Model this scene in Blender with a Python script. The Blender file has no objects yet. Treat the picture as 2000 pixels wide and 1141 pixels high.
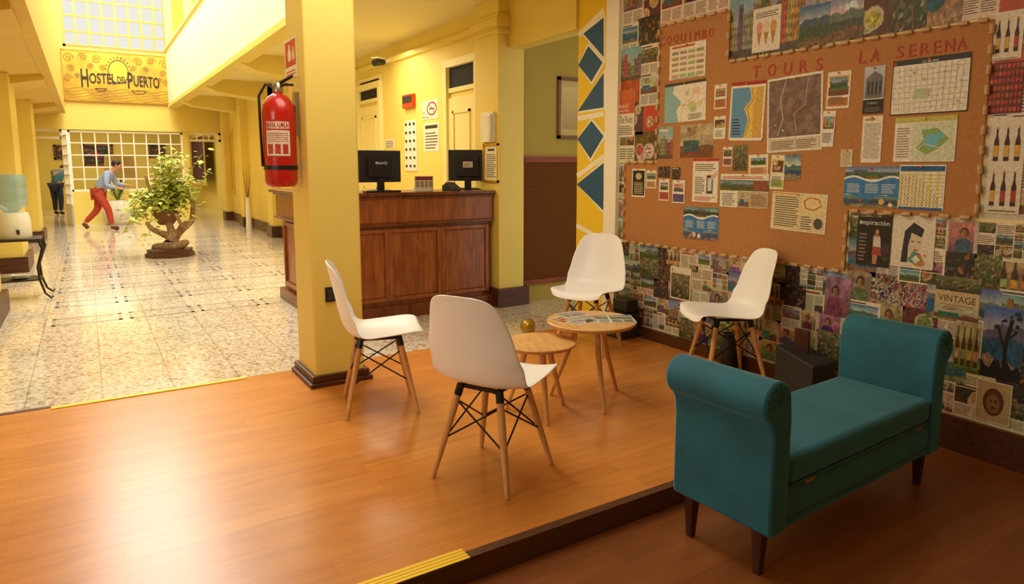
import bpy, bmesh, math, random
from mathutils import Vector, Matrix
from mathutils import noise as NZ
RND = random.Random(7)
scene = bpy.context.scene
COL = scene.collection
pi = math.pi
# ------------------------------------------------------------------ camera model
FP, PX0, PY0 = 1314.0, 1000.0, 492.0
TH = math.atan2(PY0-325, FP); YAW = math.radians(32.23); HC = 1.34
cT, sT, cY, sY = math.cos(TH), math.sin(TH), math.cos(YAW), math.sin(YAW)
def ray(u, v):
    x = (u-PX0)/FP; y = (PY0-v)/FP
    f = cT+y*sT; up = y*cT-sT
    return Vector((f*sY+x*cY, f*cY-x*sY, up))
EYE = Vector((0, 0, HC))
def PZ(u, v, z=0.0):
    d = ray(u, v); return EYE+d*((z-HC)/d.z)
def PX(u, v, X):
    d = ray(u, v); return EYE+d*(X/d.x)
def PY(u, v, Y):
    d = ray(u, v); return EYE+d*(Y/d.y)
cam = bpy.data.cameras.new('camera'); cam.lens = 36*FP/2000; cam.sensor_width = 36
cam.shift_y = -(570.5-PY0)/2000; cam.clip_end = 200
co = bpy.data.objects.new('camera', cam); COL.objects.link(co)
co.location = EYE; co.rotation_euler = (pi/2-TH, 0, -YAW); scene.camera = co
# ------------------------------------------------------------------ materials
def lin(c):
    r = []
    for x in c[:3]:
        x = max(0, min(255, x))/255.0
        r.append(x/12.92 if x <= .04045 else ((x+.055)/1.055)**2.4)
    return (r[0], r[1], r[2], 1)
def mat(name, c, rough=.5, metal=0, var=.12, scale=9, bump=0, bscale=60, sheen=0, alpha=1, coat=0):
    m = bpy.data.materials.new(name); m.use_nodes = True
    nt = m.node_tree; b = nt.nodes['Principled BSDF']
    b.inputs['Roughness'].default_value = rough; b.inputs['Metallic'].default_value = metal
    tc = nt.nodes.new('ShaderNodeTexCoord'); n = nt.nodes.new('ShaderNodeTexNoise')
    n.inputs['Scale'].default_value = scale; n.inputs['Detail'].default_value = 5
    nt.links.new(tc.outputs['Object'], n.inputs['Vector'])
    mx = nt.nodes.new('ShaderNodeMix'); mx.data_type = 'RGBA'
    L = lin(c)
    mx.inputs[6].default_value = [x*(1-var) for x in L[:3]]+[1]
    mx.inputs[7].default_value = [min(1, x*(1+var)) for x in L[:3]]+[1]
    nt.links.new(n.outputs['Fac'], mx.inputs[0]); nt.links.new(mx.outputs[2], b.inputs['Base Color'])
    if bump:
        n2 = nt.nodes.new('ShaderNodeTexNoise'); n2.inputs['Scale'].default_value = bscale
        nt.links.new(tc.outputs['Object'], n2.inputs['Vector'])
        bp = nt.nodes.new('ShaderNodeBump'); bp.inputs['Strength'].default_value = bump; bp.inputs['Distance'].default_value = .01
        nt.links.new(n2.outputs['Fac'], bp.inputs['Height']); nt.links.new(bp.outputs['Normal'], b.inputs['Normal'])
    if sheen:
        b.inputs['Sheen Weight'].default_value = sheen; b.inputs['Sheen Tint'].default_value = lin((130, 190, 205))
        b.inputs['Sheen Roughness'].default_value = .35
    if coat: b.inputs['Coat Weight'].default_value = coat
    if alpha < 1: b.inputs['Alpha'].default_value = alpha
    return m
def wood(name, c1, c2, rough=.4, sc=(1, 12, 12), detail=4):
    m = bpy.data.materials.new(name); m.use_nodes = True
    nt = m.node_tree; b = nt.nodes['Principled BSDF']; b.inputs['Roughness'].default_value = rough
    tc = nt.nodes.new('ShaderNodeTexCoord'); mp = nt.nodes.new('ShaderNodeMapping'); mp.inputs['Scale'].default_value = sc
    n = nt.nodes.new('ShaderNodeTexNoise'); n.inputs['Scale'].default_value = 4; n.inputs['Detail'].default_value = detail; n.inputs['Distortion'].default_value = .6
    r = nt.nodes.new('ShaderNodeValToRGB'); r.color_ramp.elements[0].color = lin(c1); r.color_ramp.elements[1].color = lin(c2)
    r.color_ramp.elements[0].position = .3; r.color_ramp.elements[1].position = .72
    nt.links.new(tc.outputs['Object'], mp.inputs[0]); nt.links.new(mp.outputs[0], n.inputs['Vector'])
    nt.links.new(n.outputs['Fac'], r.inputs[0]); nt.links.new(r.outputs[0], b.inputs['Base Color'])
    return m
def slats(name, c1, c2, scale):
    m = bpy.data.materials.new(name); m.use_nodes = True
    nt = m.node_tree; b = nt.nodes['Principled BSDF']; b.inputs['Roughness'].default_value = .8
    b.inputs['Specular IOR Level'].default_value = .1
    tc = nt.nodes.new('ShaderNodeTexCoord'); wv = nt.nodes.new('ShaderNodeTexWave'); wv.bands_direction = 'Z'
    wv.inputs['Scale'].default_value = scale; wv.inputs['Distortion'].default_value = .4
    nt.links.new(tc.outputs['Object'], wv.inputs['Vector'])
    r = nt.nodes.new('ShaderNodeValToRGB'); r.color_ramp.elements[0].color = lin(c1); r.color_ramp.elements[1].color = lin(c2)
    nt.links.new(wv.outputs['Fac'], r.inputs[0]); nt.links.new(r.outputs[0], b.inputs['Base Color'])
    return m
def laminate(name, c1, c2, c3, rough):
    m = bpy.data.materials.new(name); m.use_nodes = True
    nt = m.node_tree; b = nt.nodes['Principled BSDF']; b.inputs['Roughness'].default_value = rough
    tc = nt.nodes.new('ShaderNodeTexCoord')
    br = nt.nodes.new('ShaderNodeTexBrick'); br.offset = .37; br.inputs['Scale'].default_value = 1
    br.inputs['Brick Width'].default_value = .95; br.inputs['Row Height'].default_value = .095
    br.inputs['Mortar Size'].default_value = .0006; br.inputs['Mortar Smooth'].default_value = .3; br.inputs['Bias'].default_value = -.1
    br.inputs['Color1'].default_value = lin(c1); br.inputs['Color2'].default_value = lin(c2); br.inputs['Mortar'].default_value = lin(c3)
    nt.links.new(tc.outputs['Object'], br.inputs['Vector'])
    mp = nt.nodes.new('ShaderNodeMapping'); mp.inputs['Scale'].default_value = (1.5, 12, 1)
    n = nt.nodes.new('ShaderNodeTexNoise'); n.inputs['Scale'].default_value = 2.2; n.inputs['Detail'].default_value = 6
    nt.links.new(tc.outputs['Object'], mp.inputs[0]); nt.links.new(mp.outputs[0], n.inputs['Vector'])
    r = nt.nodes.new('ShaderNodeValToRGB'); r.color_ramp.elements[0].color = (.86, .84, .80, 1); r.color_ramp.elements[1].color = (1.06, 1.06, 1.06, 1)
    r.color_ramp.elements[0].position = .3; r.color_ramp.elements[1].position = .7
    nt.links.new(n.outputs['Fac'], r.inputs[0])
    mx = nt.nodes.new('ShaderNodeMix'); mx.data_type = 'RGBA'; mx.blend_type = 'MULTIPLY'; mx.inputs[0].default_value = 1
    nt.links.new(br.outputs['Color'], mx.inputs[6]); nt.links.new(r.outputs[0], mx.inputs[7]); nt.links.new(mx.outputs[2], b.inputs['Base Color'])
    return m
def terrazzo(name):
    m = bpy.data.materials.new(name); m.use_nodes = True
    nt = m.node_tree; b = nt.nodes['Principled BSDF']; b.inputs['Roughness'].default_value = .11
    b.inputs['Specular IOR Level'].default_value = .9
    tc = nt.nodes.new('ShaderNodeTexCoord')
    vo = nt.nodes.new('ShaderNodeTexVoronoi'); vo.inputs['Scale'].default_value = 52
    nt.links.new(tc.outputs['Object'], vo.inputs['Vector'])
    sp = nt.nodes.new('ShaderNodeSeparateColor'); nt.links.new(vo.outputs['Color'], sp.inputs[0])
    r = nt.nodes.new('ShaderNodeValToRGB'); r.color_ramp.interpolation = 'CONSTANT'
    e = r.color_ramp.elements
    e[0].position = 0; e[0].color = lin((224, 212, 190))
    e[1].position = .34; e[1].color = lin((206, 188, 158))
    for p, c in ((.52, (234, 226, 210)), (.70, (190, 160, 128)), (.80, (214, 199, 172)), (.94, (172, 138, 106))):
        x = e.new(p); x.color = lin(c)
    nt.links.new(sp.outputs[0], r.inputs[0])
    br = nt.nodes.new('ShaderNodeTexBrick'); br.offset = 0; br.inputs['Scale'].default_value = 1
    br.inputs['Brick Width'].default_value = .4; br.inputs['Row Height'].default_value = .4; br.inputs['Mortar Size'].default_value = .004
    br.inputs['Color1'].default_value = (1, 1, 1, 1); br.inputs['Color2'].default_value = (.91, .91, .91, 1); br.inputs['Mortar'].default_value = (.62, .57, .5, 1)
    nt.links.new(tc.outputs['Object'], br.inputs['Vector'])
    mx = nt.nodes.new('ShaderNodeMix'); mx.data_type = 'RGBA'; mx.blend_type = 'MULTIPLY'; mx.inputs[0].default_value = 1
    nt.links.new(r.outputs[0], mx.inputs[6]); nt.links.new(br.outputs['Color'], mx.inputs[7]); nt.links.new(mx.outputs[2], b.inputs['Base Color'])
    return m
def attr_mat(name, rough=.5, k=.6):
    m = bpy.data.materials.new(name); m.use_nodes = True
    nt = m.node_tree; b = nt.nodes['Principled BSDF']; b.inputs['Roughness'].default_value = rough
    a = nt.nodes.new('ShaderNodeAttribute'); a.attribute_name = 'Col'
    tc = nt.nodes.new('ShaderNodeTexCoord'); n = nt.nodes.new('ShaderNodeTexNoise'); n.inputs['Scale'].default_value = 60; n.inputs['Detail'].default_value = 5
    nt.links.new(tc.outputs['Object'], n.inputs['Vector'])
    r = nt.nodes.new('ShaderNodeValToRGB'); r.color_ramp.elements[0].color = (.62, .62, .62, 1); r.color_ramp.elements[1].color = (1.12, 1.12, 1.12, 1)
    r.color_ramp.elements[0].position = .3; r.color_ramp.elements[1].position = .65
    nt.links.new(n.outputs['Fac'], r.inputs[0])
    mx = nt.nodes.new('ShaderNodeMix'); mx.data_type = 'RGBA'; mx.blend_type = 'MULTIPLY'; mx.inputs[0].default_value = k
    nt.links.new(a.outputs['Color'], mx.inputs[6]); nt.links.new(r.outputs[0], mx.inputs[7]); nt.links.new(mx.outputs[2], b.inputs['Base Color'])
    return m
M = dict(
 yellow=mat('yellow_paint', (237, 212, 106), .6, var=.07, scale=2.2, bump=.06, bscale=30),
 yellow2=mat('shaded_yellow_paint', (220, 184, 78), .6, var=.08, scale=2),  # darker copy of the yellow; the left gallery's shade is put into the colour
 cream=mat('cream_paint', (244, 226, 150), .5, var=.04, scale=3),
 white=mat('white_paint', (246, 241, 222), .6, var=.03, scale=2),
 bar=mat('window_bar_paint', (196, 168, 96), .6, var=.03, scale=2),
 ceil=mat('ceiling_paint', (242, 226, 150), .7, var=.04),
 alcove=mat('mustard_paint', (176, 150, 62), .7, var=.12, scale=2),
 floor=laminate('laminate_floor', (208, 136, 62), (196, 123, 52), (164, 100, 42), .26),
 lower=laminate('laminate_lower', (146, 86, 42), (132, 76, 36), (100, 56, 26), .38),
 tile=terrazzo('terrazzo_tile'),
 slate=mat('inlay_stone', (172, 166, 154), .1, var=.2, scale=30),
 base=wood('dark_baseboard', (64, 34, 18), (98, 54, 28), .4),
 nosing=mat('dark_nosing', (86, 50, 28), .4, var=.3, scale=20),
 desk=wood('mahogany', (128, 68, 28), (172, 100, 48), .28, (6, 6, 1)),
 deskd=wood('mahogany_dark', (90, 46, 18), (134, 72, 32), .28, (6, 6, 1)),
 plastic=mat('white_plastic', (252, 252, 252), .32, var=.01),
 beech=wood('beech_legs', (200, 146, 86), (228, 180, 118), .42, (14, 14, 1.5)),
 oak=wood('oak_table_top', (200, 148, 84), (226, 178, 112), .35, (2, 16, 2)),
 black=mat('black_metal', (22, 22, 22), .4, .3),
 bplast=mat('black_plastic', (24, 24, 26), .38),
 gplast=mat('dark_grey_plastic', (48, 48, 46), .5),
 screen=mat('matte_casing', (34, 34, 36), .45),
 velvet=mat('teal_velvet', (36, 102, 124), .8, var=.42, scale=6, bump=.12, bscale=140, sheen=1),
 velvet2=mat('teal_piping', (26, 80, 98), .7, var=.1, sheen=.5),
 walnut=wood('walnut_legs', (52, 26, 14), (84, 44, 24), .35, (10, 10, 1)),
 gold=mat('gold_metal', (220, 170, 60), .3, .8),
 brass=mat('golden_ball', (190, 150, 50), .35, .6),
 red=mat('extinguisher_red', (190, 24, 16), .3, var=.05, coat=.5),
 redp=mat('red_plastic', (215, 66, 30), .4),
 steel=mat('steel', (170, 165, 150), .3, .9),
 cork=mat('cork_sheet', (182, 126, 74), .9, var=.22, scale=60, bump=.15, bscale=160),
 stopper=mat('cork_stopper', (200, 168, 124), .8, var=.25, scale=70),
 print=attr_mat('printed_paper'),
 mural=attr_mat('mural_paint', .6, .12),
 redletter=mat('red_letter', (178, 60, 38), .6),
 rattan=slats('rattan_weave', (78, 44, 18), (126, 78, 36), 16),
 redwood=wood('red_frame_wood', (116, 46, 18), (150, 66, 28), .5),
 dark=mat('dark_opening', (20, 15, 18), .8),
 tape=mat('yellow_tape', (246, 206, 20), .45, var=.05),
 leaf=mat('ivy_leaf', (178, 186, 70), .5, var=.5, scale=5),
 leaf2=mat('dark_leaf', (130, 144, 52), .5, var=.4, scale=8),
 drift=wood('driftwood', (110, 82, 54), (178, 142, 98), .8, (8, 8, 3)),
 basket=mat('wicker', (120, 80, 44), .8, var=.35, scale=60, bump=.5, bscale=90),
 whitepot=mat('pale_woven_pot', (220, 210, 190), .8, var=.12, scale=40, bump=.4, bscale=60),
 water=mat('water_bottle', (140, 198, 212), .06, var=.1, alpha=.48),
 whitep=mat('glossy_white', (240, 236, 216), .25),
 iron=mat('wrought_iron', (52, 44, 26), .5, .4),
 skin=mat('skin', (196, 140, 104), .55, var=.05),
 hair=mat('dark_hair', (40, 30, 24), .6, var=.2, scale=30),
 shirt=mat('blue_shirt', (150, 170, 204), .8, var=.08),
 trouser=mat('rust_trousers', (180, 64, 40), .8, var=.08),
 brownshoe=mat('brown_shoe', (96, 52, 28), .5),
 teal=mat('teal_top', (70, 118, 146), .8), denim=mat('dark_jeans', (40, 50, 78), .8),
 shade=mat('linen_shade', (222, 194, 132), .8, var=.06),
 purple=mat('purple_paint', (70, 22, 44), .7), ochre=mat('ochre_panel', (206, 160, 40), .6),
 frame=wood('picture_frame', (96, 60, 28), (140, 92, 46), .4),
)
# ------------------------------------------------------------------ mesh builder
class MB:
    def __init__(s): s.bm = bmesh.new()
    def face(s, pts):
        return s.bm.faces.new([s.bm.verts.new(p) for p in pts])
    def box(s, x0, x1, y0, y1, z0, z1, mx=None):
        v = [Vector((x, y, z)) for x in (x0, x1) for y in (y0, y1) for z in (z0, z1)]
        if mx: v = [mx @ p for p in v]
        b = [s.bm.verts.new(p) for p in v]
        for f in ((0, 1, 3, 2), (4, 6, 7, 5), (0, 4, 5, 1), (2, 3, 7, 6), (0, 2, 6, 4), (1, 5, 7, 3)):
            s.bm.faces.new([b[i] for i in f])
        return s
    def tube(s, pts, r, n=8, caps=True):
        pts = [Vector(p) for p in pts]; N = len(pts)
        rs = r if isinstance(r, (list, tuple)) else [r]*N
        t0 = (pts[1]-pts[0]).normalized()
        a = t0.orthogonal().normalized(); rings = []
        for i in range(N):
            t = (pts[min(i+1, N-1)]-pts[max(i-1, 0)]).normalized()
            a = (a-t*a.dot(t)).normalized(); b = t.cross(a)
            rings.append([s.bm.verts.new(pts[i]+(a*math.cos(2*pi*k/n)+b*math.sin(2*pi*k/n))*rs[i]) for k in range(n)])
        for i in range(N-1):
            for k in range(n):
                s.bm.faces.new((rings[i][k], rings[i][(k+1) % n], rings[i+1][(k+1) % n], rings[i+1][k]))
        if caps:
            s.bm.faces.new(rings[0][::-1]); s.bm.faces.new(rings[-1])
        return s
    def lathe(s, prof, n=24, c=(0, 0, 0), wob=0, wn=12):
        rings = []
        for r, z in prof:
            if r < 1e-5: rings.append([s.bm.verts.new((c[0], c[1], c[2]+z))])
            else: rings.append([s.bm.verts.new((c[0]+r*(1+wob*math.cos(wn*2*pi*k/n))*math.cos(2*pi*k/n), c[1]+r*(1+wob*math.cos(wn*2*pi*k/n))*math.sin(2*pi*k/n), c[2]+z)) for k in range(n)])
        for A, B in zip(rings, rings[1:]):
            for k in range(n):
                a, b2 = A[k % len(A)], A[(k+1) % len(A)]; c2, d = B[(k+1) % len(B)], B[k % len(B)]
                f = []
                for q in (a, b2, c2, d):
                    if q not in f: f.append(q)
                if len(f) > 2: s.bm.faces.new(f)
        for Rg, rev in ((rings[0], True), (rings[-1], False)):
            if len(Rg) > 1: s.bm.faces.new(Rg[::-1] if rev else Rg)
        return s
    def prism(s, poly, axis, a, b):
        def P(p, t):
            return {'y': (p[0], t, p[1]), 'x': (t, p[0], p[1]), 'z': (p[0], p[1], t)}[axis]
        A = [s.bm.verts.new(P(p, a)) for p in poly]; B = [s.bm.verts.new(P(p, b)) for p in poly]
        n = len(poly)
        for i in range(n): s.bm.faces.new((A[i], A[(i+1) % n], B[(i+1) % n], B[i]))
        s.bm.faces.new(A[::-1]); s.bm.faces.new(B); return s
    def sphere(s, c, r, n=12, sc=(1, 1, 1)):
        mx = Matrix.Translation(c) @ Matrix.Diagonal((r*sc[0], r*sc[1], r*sc[2], 1))
        bmesh.ops.create_uvsphere(s.bm, u_segments=n, v_segments=max(6, n*2//3), radius=1, matrix=mx); return s
    def build(s, name, m, parent=None, loc=None, smooth=False, bevel=0, sub=0, seg=2):
        bmesh.ops.recalc_face_normals(s.bm, faces=s.bm.faces)
        me = bpy.data.meshes.new(name); s.bm.to_mesh(me); s.bm.free()
        me.materials.append(m)
        o = bpy.data.objects.new(name, me); COL.objects.link(o)
        if parent: o.parent = parent
        if loc is not None: o.location = loc
        if smooth:
            for p in me.polygons: p.use_smooth = True
            me.set_sharp_from_angle(angle=.7)
        if bevel:
            b = o.modifiers.new('Bevel', 'BEVEL'); b.width = bevel; b.segments = seg; b.limit_method = 'ANGLE'; b.angle_limit = .6
        if sub:
            b = o.modifiers.new('Sub', 'SUBSURF'); b.levels = sub; b.render_levels = sub
        return o
def thing(name, label, cat, loc=(0, 0, 0), rotz=0, group=None):
    o = bpy.data.objects.new(name, None); COL.objects.link(o); o.location = loc; o.rotation_euler = (0, 0, rotz)
    o.empty_display_size = .05
    if label is None:
        o['kind'] = 'structure'; return o
    return tag(o, label, cat, group)
def tag(o, label, cat, group=None):
    o['label'] = label; o['category'] = cat
    if group: o['group'] = group
    return o
def struct(o, label=None):
    o['kind'] = 'structure'
    if label: o['label'] = label; o['category'] = 'building part'
    return o
def sbox(name, m, x0, x1, y0, y1, z0, z1, label=None, bevel=0):
    c = Vector(((x0+x1)/2, (y0+y1)/2, (z0+z1)/2))
    a, b, d = (x1-x0)/2, (y1-y0)/2, (z1-z0)/2
    return struct(MB().box(-a, a, -b, b, -d, d).build(name, m, loc=c, bevel=bevel), label)
def copy_tree(o, parent=None):
    c = o.copy(); COL.objects.link(c)
    if parent: c.parent = parent
    for ch in list(o.children): copy_tree(ch, c)
    return c
ROT = {'-X': Matrix(((0, 0, -1), (-1, 0, 0), (0, 1, 0))), '-Y': Matrix(((1, 0, 0), (0, 0, -1), (0, 1, 0))), '+Z': Matrix.Identity(3)}
# ------------------------------------------------------------------ print canvas
_tc = {}
def text_geo(s, bold=0):
    if (s, bold) in _tc: return _tc[(s, bold)]
    cu = bpy.data.curves.new('t', 'FONT'); cu.body = s; cu.size = 1; cu.resolution_u = 3; cu.offset = bold
    ob = bpy.data.objects.new('t', cu); COL.objects.link(ob)
    dg = bpy.context.evaluated_depsgraph_get(); dg.update()
    me = bpy.data.meshes.new_from_object(ob.evaluated_get(dg))
    vs = [(v.co.x, v.co.y) for v in me.vertices]; fs = [tuple(p.vertices) for p in me.polygons]
    bpy.data.objects.remove(ob); bpy.data.curves.remove(cu); bpy.data.meshes.remove(me)
    x0 = min(v[0] for v in vs); x1 = max(v[0] for v in vs); y0 = min(v[1] for v in vs); y1 = max(v[1] for v in vs)
    vs = [((x-x0)/(x1-x0), (y-y0)/(y1-y0)) for x, y in vs]
    _tc[(s, bold)] = (vs, fs, (x1-x0)/(y1-y0)); return _tc[(s, bold)]
class Canvas:
    def __init__(s, w, h, bg=(240, 234, 215), bg2=None):
        s.w, s.h = w, h; s.items = []; s.rect(0, 0, 1, 1, bg, bg2)
    def poly(s, pts, c):
        s.items.append((list(pts), [tuple(range(len(pts)))], [c]*len(pts) if not isinstance(c, list) else c))
    def rect(s, x0, y0, x1, y1, c, c2=None):
        s.poly([(x0, y0), (x1, y0), (x1, y1), (x0, y1)], c if c2 is None else [c, c, c2, c2])
    def rects(s, rs, c):
        vs, fs = [], []
        for (x0, y0, x1, y1) in rs:
            k = len(vs); vs += [(x0, y0), (x1, y0), (x1, y1), (x0, y1)]; fs.append((k, k+1, k+2, k+3))
        if vs: s.items.append((vs, fs, [c]*len(vs)))
    def grid(s, x0, y0, x1, y1, nx, ny, fn, mute=.14):
        vs = []; cs = []; fs = []
        for j in range(ny+1):
            for i in range(nx+1):
                a, b = i/nx, j/ny; vs.append((x0+(x1-x0)*a, y0+(y1-y0)*b)); cs.append(mixc(fn(a, b), (112, 92, 66), mute))
        for j in range(ny):
            for i in range(nx):
                k = j*(nx+1)+i; fs.append((k, k+1, k+nx+2, k+nx+1))
        s.items.append((vs, fs, cs))
    def ell(s, cx, cy, rx, ry, c, n=18):
        s.poly([(cx+rx*math.cos(2*pi*k/n), cy+ry*math.sin(2*pi*k/n)) for k in range(n)], c)
    def line(s, pts, wd, c):
        vs, fs = [], []; asp = s.w/s.h
        for (a, b) in zip(pts, pts[1:]):
            dx, dy = (b[0]-a[0])*asp, b[1]-a[1]; L = math.hypot(dx, dy) or 1
            nx, ny = -dy/L*wd/2/asp, dx/L*wd/2
            k = len(vs); vs += [(a[0]-nx, a[1]-ny), (b[0]-nx, b[1]-ny), (b[0]+nx, b[1]+ny), (a[0]+nx, a[1]+ny)]; fs.append((k, k+1, k+2, k+3))
        s.items.append((vs, fs, [c]*len(vs)))
    def text(s, t, x, y, w, h, c, fn=None, bold=0):
        vs, fs, _ = text_geo(t, bold)
        p = [(x+a*w, y+b*h) for a, b in vs]
        if fn: p = [fn(q) for q in p]
        s.items.append((p, fs, [c]*len(p)))
    def lines(s, x0, y0, x1, y1, n, c, fill=.45, jag=.25):
        d = (y1-y0)/n
        s.rects([(x0, y0+i*d, x1-(x1-x0)*jag*RND.random()*(RND.random() < .4), y0+i*d+d*fill) for i in range(n)], c)
    def build(s, name, loc, face='-X', bend=None, roll=0, parent=None, thick=.0, dz=.00009, m='print'):
        V, F_, C = [], [], []
        if thick:
            a, b = s.w/2, s.h/2
            V = [(x, y, z) for z in (-thick, -.00002) for x, y in ((-a, -b), (a, -b), (a, b), (-a, b))]
            F_ = [(3, 2, 1, 0), (0, 1, 5, 4), (1, 2, 6, 5), (2, 3, 7, 6), (3, 0, 4, 7)]
            for i in range(8): C += list(lin((225, 215, 190)))
        for i, (vs, fs, cs) in enumerate(s.items):
            k = len(V)
            for (x, y) in vs:
                X, Y, Z = (x-.5)*s.w, (y-.5)*s.h, i*dz
                if bend: X, Z = (bend+Z)*math.sin(X/bend), (bend+Z)*math.cos(X/bend)-bend
                V.append((X, Y, Z))
            F_ += [tuple(k+q for q in f) for f in fs]
            for c in cs: C += list(lin(c))
        me = bpy.data.meshes.new(name); me.from_pydata(V, [], F_)
        a = me.color_attributes.new('Col', 'FLOAT_COLOR', 'POINT'); a.data.foreach_set('color', C)
        me.materials.append(M[m]); o = bpy.data.objects.new(name, me); COL.objects.link(o)
        o.rotation_euler = (ROT[face] @ Matrix.Rotation(roll, 3, 'Z')).to_euler(); o.location = loc
        if parent: o.parent = parent
        return o
    def frame(s, c, t=.04):
        a = t*s.h/s.w
        s.rects([(0, 0, 1, t), (0, 1-t, 1, 1), (0, 0, a, 1), (1-a, 0, 1, 1)], c)
def jit(c, a=22): return tuple(max(0, min(255, x+RND.randint(-a, a))) for x in c)
DK = (60, 52, 44); INK = (112, 102, 88)
def bottle(cv, x, y, w, h, c, lab):
    cv.poly([(x-w/2, y), (x+w/2, y), (x+w/2, y+h*.55), (x+w*.18, y+h*.74), (x+w*.18, y+h), (x-w*.18, y+h), (x-w*.18, y+h*.74), (x-w/2, y+h*.55)], c)
    cv.rect(x-w*.45, y+h*.12, x+w*.45, y+h*.45, lab); cv.rect(x-w*.2, y+h*.93, x+w*.2, y+h, lab)
def blobs(cv, n, pal, x0=0, y0=0, x1=1, y1=1, r=.12):
    for i in range(n):
        rx = r*(.3+RND.random()); ry = rx*(.6+.8*RND.random())*cv.w/cv.h
        rx = min(rx, (x1-x0)/2.1); ry = min(ry, (y1-y0)/2.1)
        cv.ell(RND.uniform(x0+rx, x1-rx), RND.uniform(y0+ry, y1-ry), rx, ry, jit(RND.choice(pal)), RND.choice((4, 5, 7, 9)))
def hills(cv, base, amp, c, c2=None, n=9, y0=0):
    top = [(k/n, max(y0+.01, base+amp*(RND.random()-.5))) for k in range(n+1)]
    for a, b in zip(top, top[1:]):
        cv.poly([(a[0], y0), (b[0], y0), b, a], [c, c, c2 or c, c2 or c])
def nz(x, y, o, s): return NZ.noise(Vector((x*s+o, y*s+o*1.7, o*.31)))
def mixc(a, b, t):
    t = max(0, min(1, t)); return tuple(p+(q-p)*t for p, q in zip(a, b))
def photo_fn(kind, asp):
    R = RND; o = R.uniform(0, 90); J = jit
    def shade(c, x, y, k=.32, s=13):
        f = 1+k*nz(x, y, o, s)+k*.7*nz(x, y, o+7, s*2.3); return tuple(max(0, min(255, v*f)) for v in c)
    if kind in ('hills', 'coast'):
        top, hor = J((74, 124, 172), 25), J((212, 212, 200), 20)
        c1 = J((86, 104, 110)); c2 = J((64, 84, 44)) if kind == 'hills' else J((40, 96, 130)); c3 = J((96, 108, 48)) if kind == 'hills' else J((150, 126, 92)); b = R.uniform(-.08, .1)
        def f(x, y):
            if y > .64+b+.12*nz(x, 0, o, 3.5): return shade(mixc(hor, top, (y-.6)/.4), x, y, .14, 4)
            if y > .46+b+.05*nz(x, 3, o, 5): return shade(c1, x, y, .25)
            if y > .22+.14*nz(x, 5, o, 4): return shade(c2, x, y, .4)
            return shade(c3, x, y, .5)
        return f
    if kind == 'portrait':
        b1, b2 = J((104, 96, 80), 50), J((186, 172, 146), 55); sk = J((196, 144, 110), 25); hr = J((46, 30, 22), 20); cl_ = J((110, 70, 66), 70); cx = R.uniform(.38, .62); r = R.uniform(.11, .15); fy = R.uniform(.58, .68)
        def f(x, y):
            dx = (x-cx)/r; dy = (y-fy)/(r*1.35*asp)
            if abs(dx) < .22 and 0 > dy > -1.7: base = mixc(sk, (60, 30, 20), .25)
            else: base = shade(mixc(b1, b2, y), x, y, .35, 5)
            sh = fy-1.55*r*asp
            if y < sh-.25*max(0, abs(dx)-.5)**2*r and abs(dx) < 2.6: base = shade(cl_, x, y, .4, 8)
            if dx*dx/1.5+(dy-.22)**2/1.4 < 1: base = shade(hr, x, y, .4)
            if dx*dx/.8+(dy+.08)**2 < 1:
                base = mixc(sk, (70, 40, 28), .3+.45*dx)
                if abs(abs(dx)-.38) < .16 and abs(dy-.12) < .1: base = (60, 40, 32)
                if abs(dx) < .3 and abs(dy+.55) < .09: base = (140, 76, 64)
            return base
        return f
    if kind == 'food':
        t1 = J((92, 62, 40)); C = [(R.uniform(.15, .85), R.uniform(.15, .85), R.uniform(.12, .25), J(R.choice([(190, 88, 44), (206, 160, 78), (134, 136, 62), (206, 186, 150)]))) for i in range(4)]
        def f(x, y):
            c = shade(t1, x, y, .4, 9)
            for a, b, r, q in C:
                d = math.hypot(x-a, (y-b)/asp)/r
                if d < 1: c = (216, 206, 186) if d > .82 else shade(q, x, y, .55, 16)
            return c
        return f
    if kind == 'garden':
        def f(x, y):
            c = shade(mixc((44, 58, 26), (112, 122, 74), y), x, y, .6, 11)
            if nz(x, y, o+20, 9) > .32: c = mixc(c, (180, 90, 76), .7)
            if nz(x, y, o+40, 12) > .4: c = mixc(c, (214, 198, 170), .7)
            return c
        return f
    if kind == 'night':
        def f(x, y):
            c = shade((46, 36, 34), x, y, .5, 7)
            if nz(x, y, o+3, 7) > .22: c = mixc(c, (206, 132, 52), .8*min(1, (nz(x, y, o+3, 7)-.22)*5))
            if nz(x, y, o+9, 8) > .35: c = mixc(c, (84, 110, 128), .7)
            return c
        return f
    if kind == 'city':
        wl = [J((150, 122, 92), 45) for i in range(6)]; hh = [R.uniform(.4, .85) for i in range(6)]; sk = J((136, 162, 182), 30)
        def f(x, y):
            i = min(5, int(x*6))
            if y > hh[i]: return shade(mixc((216, 208, 190), sk, y), x, y, .1, 4)
            c = wl[i]
            if int(y*16) % 2 and int(x*24) % 2: c = tuple(v*.45 for v in c)
            if y < .12: c = (86, 78, 70)
            return shade(c, x, y, .3)
        return f
    if kind == 'room':
        a, b, c3 = J((200, 182, 146)), J((112, 76, 48)), J((66, 104, 118), 45)
        def f(x, y):
            c = shade(a, x, y, .2, 5) if y > .36 else shade(b, x, y, .3, 9)
            if .1 < x < .58 and .18 < y < .52: c = shade(c3, x, y, .35, 8)
            if .66 < x < .92 and .2 < y < .4: c = shade((120, 84, 50), x, y, .3)
            if .2 < x < .5 and .66 < y < .92: c = shade((166, 132, 96), x, y, .6, 11)
            if .7 < x < .88 and .66 < y < .82: c = (228, 206, 150)
            return c
        return f
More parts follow.
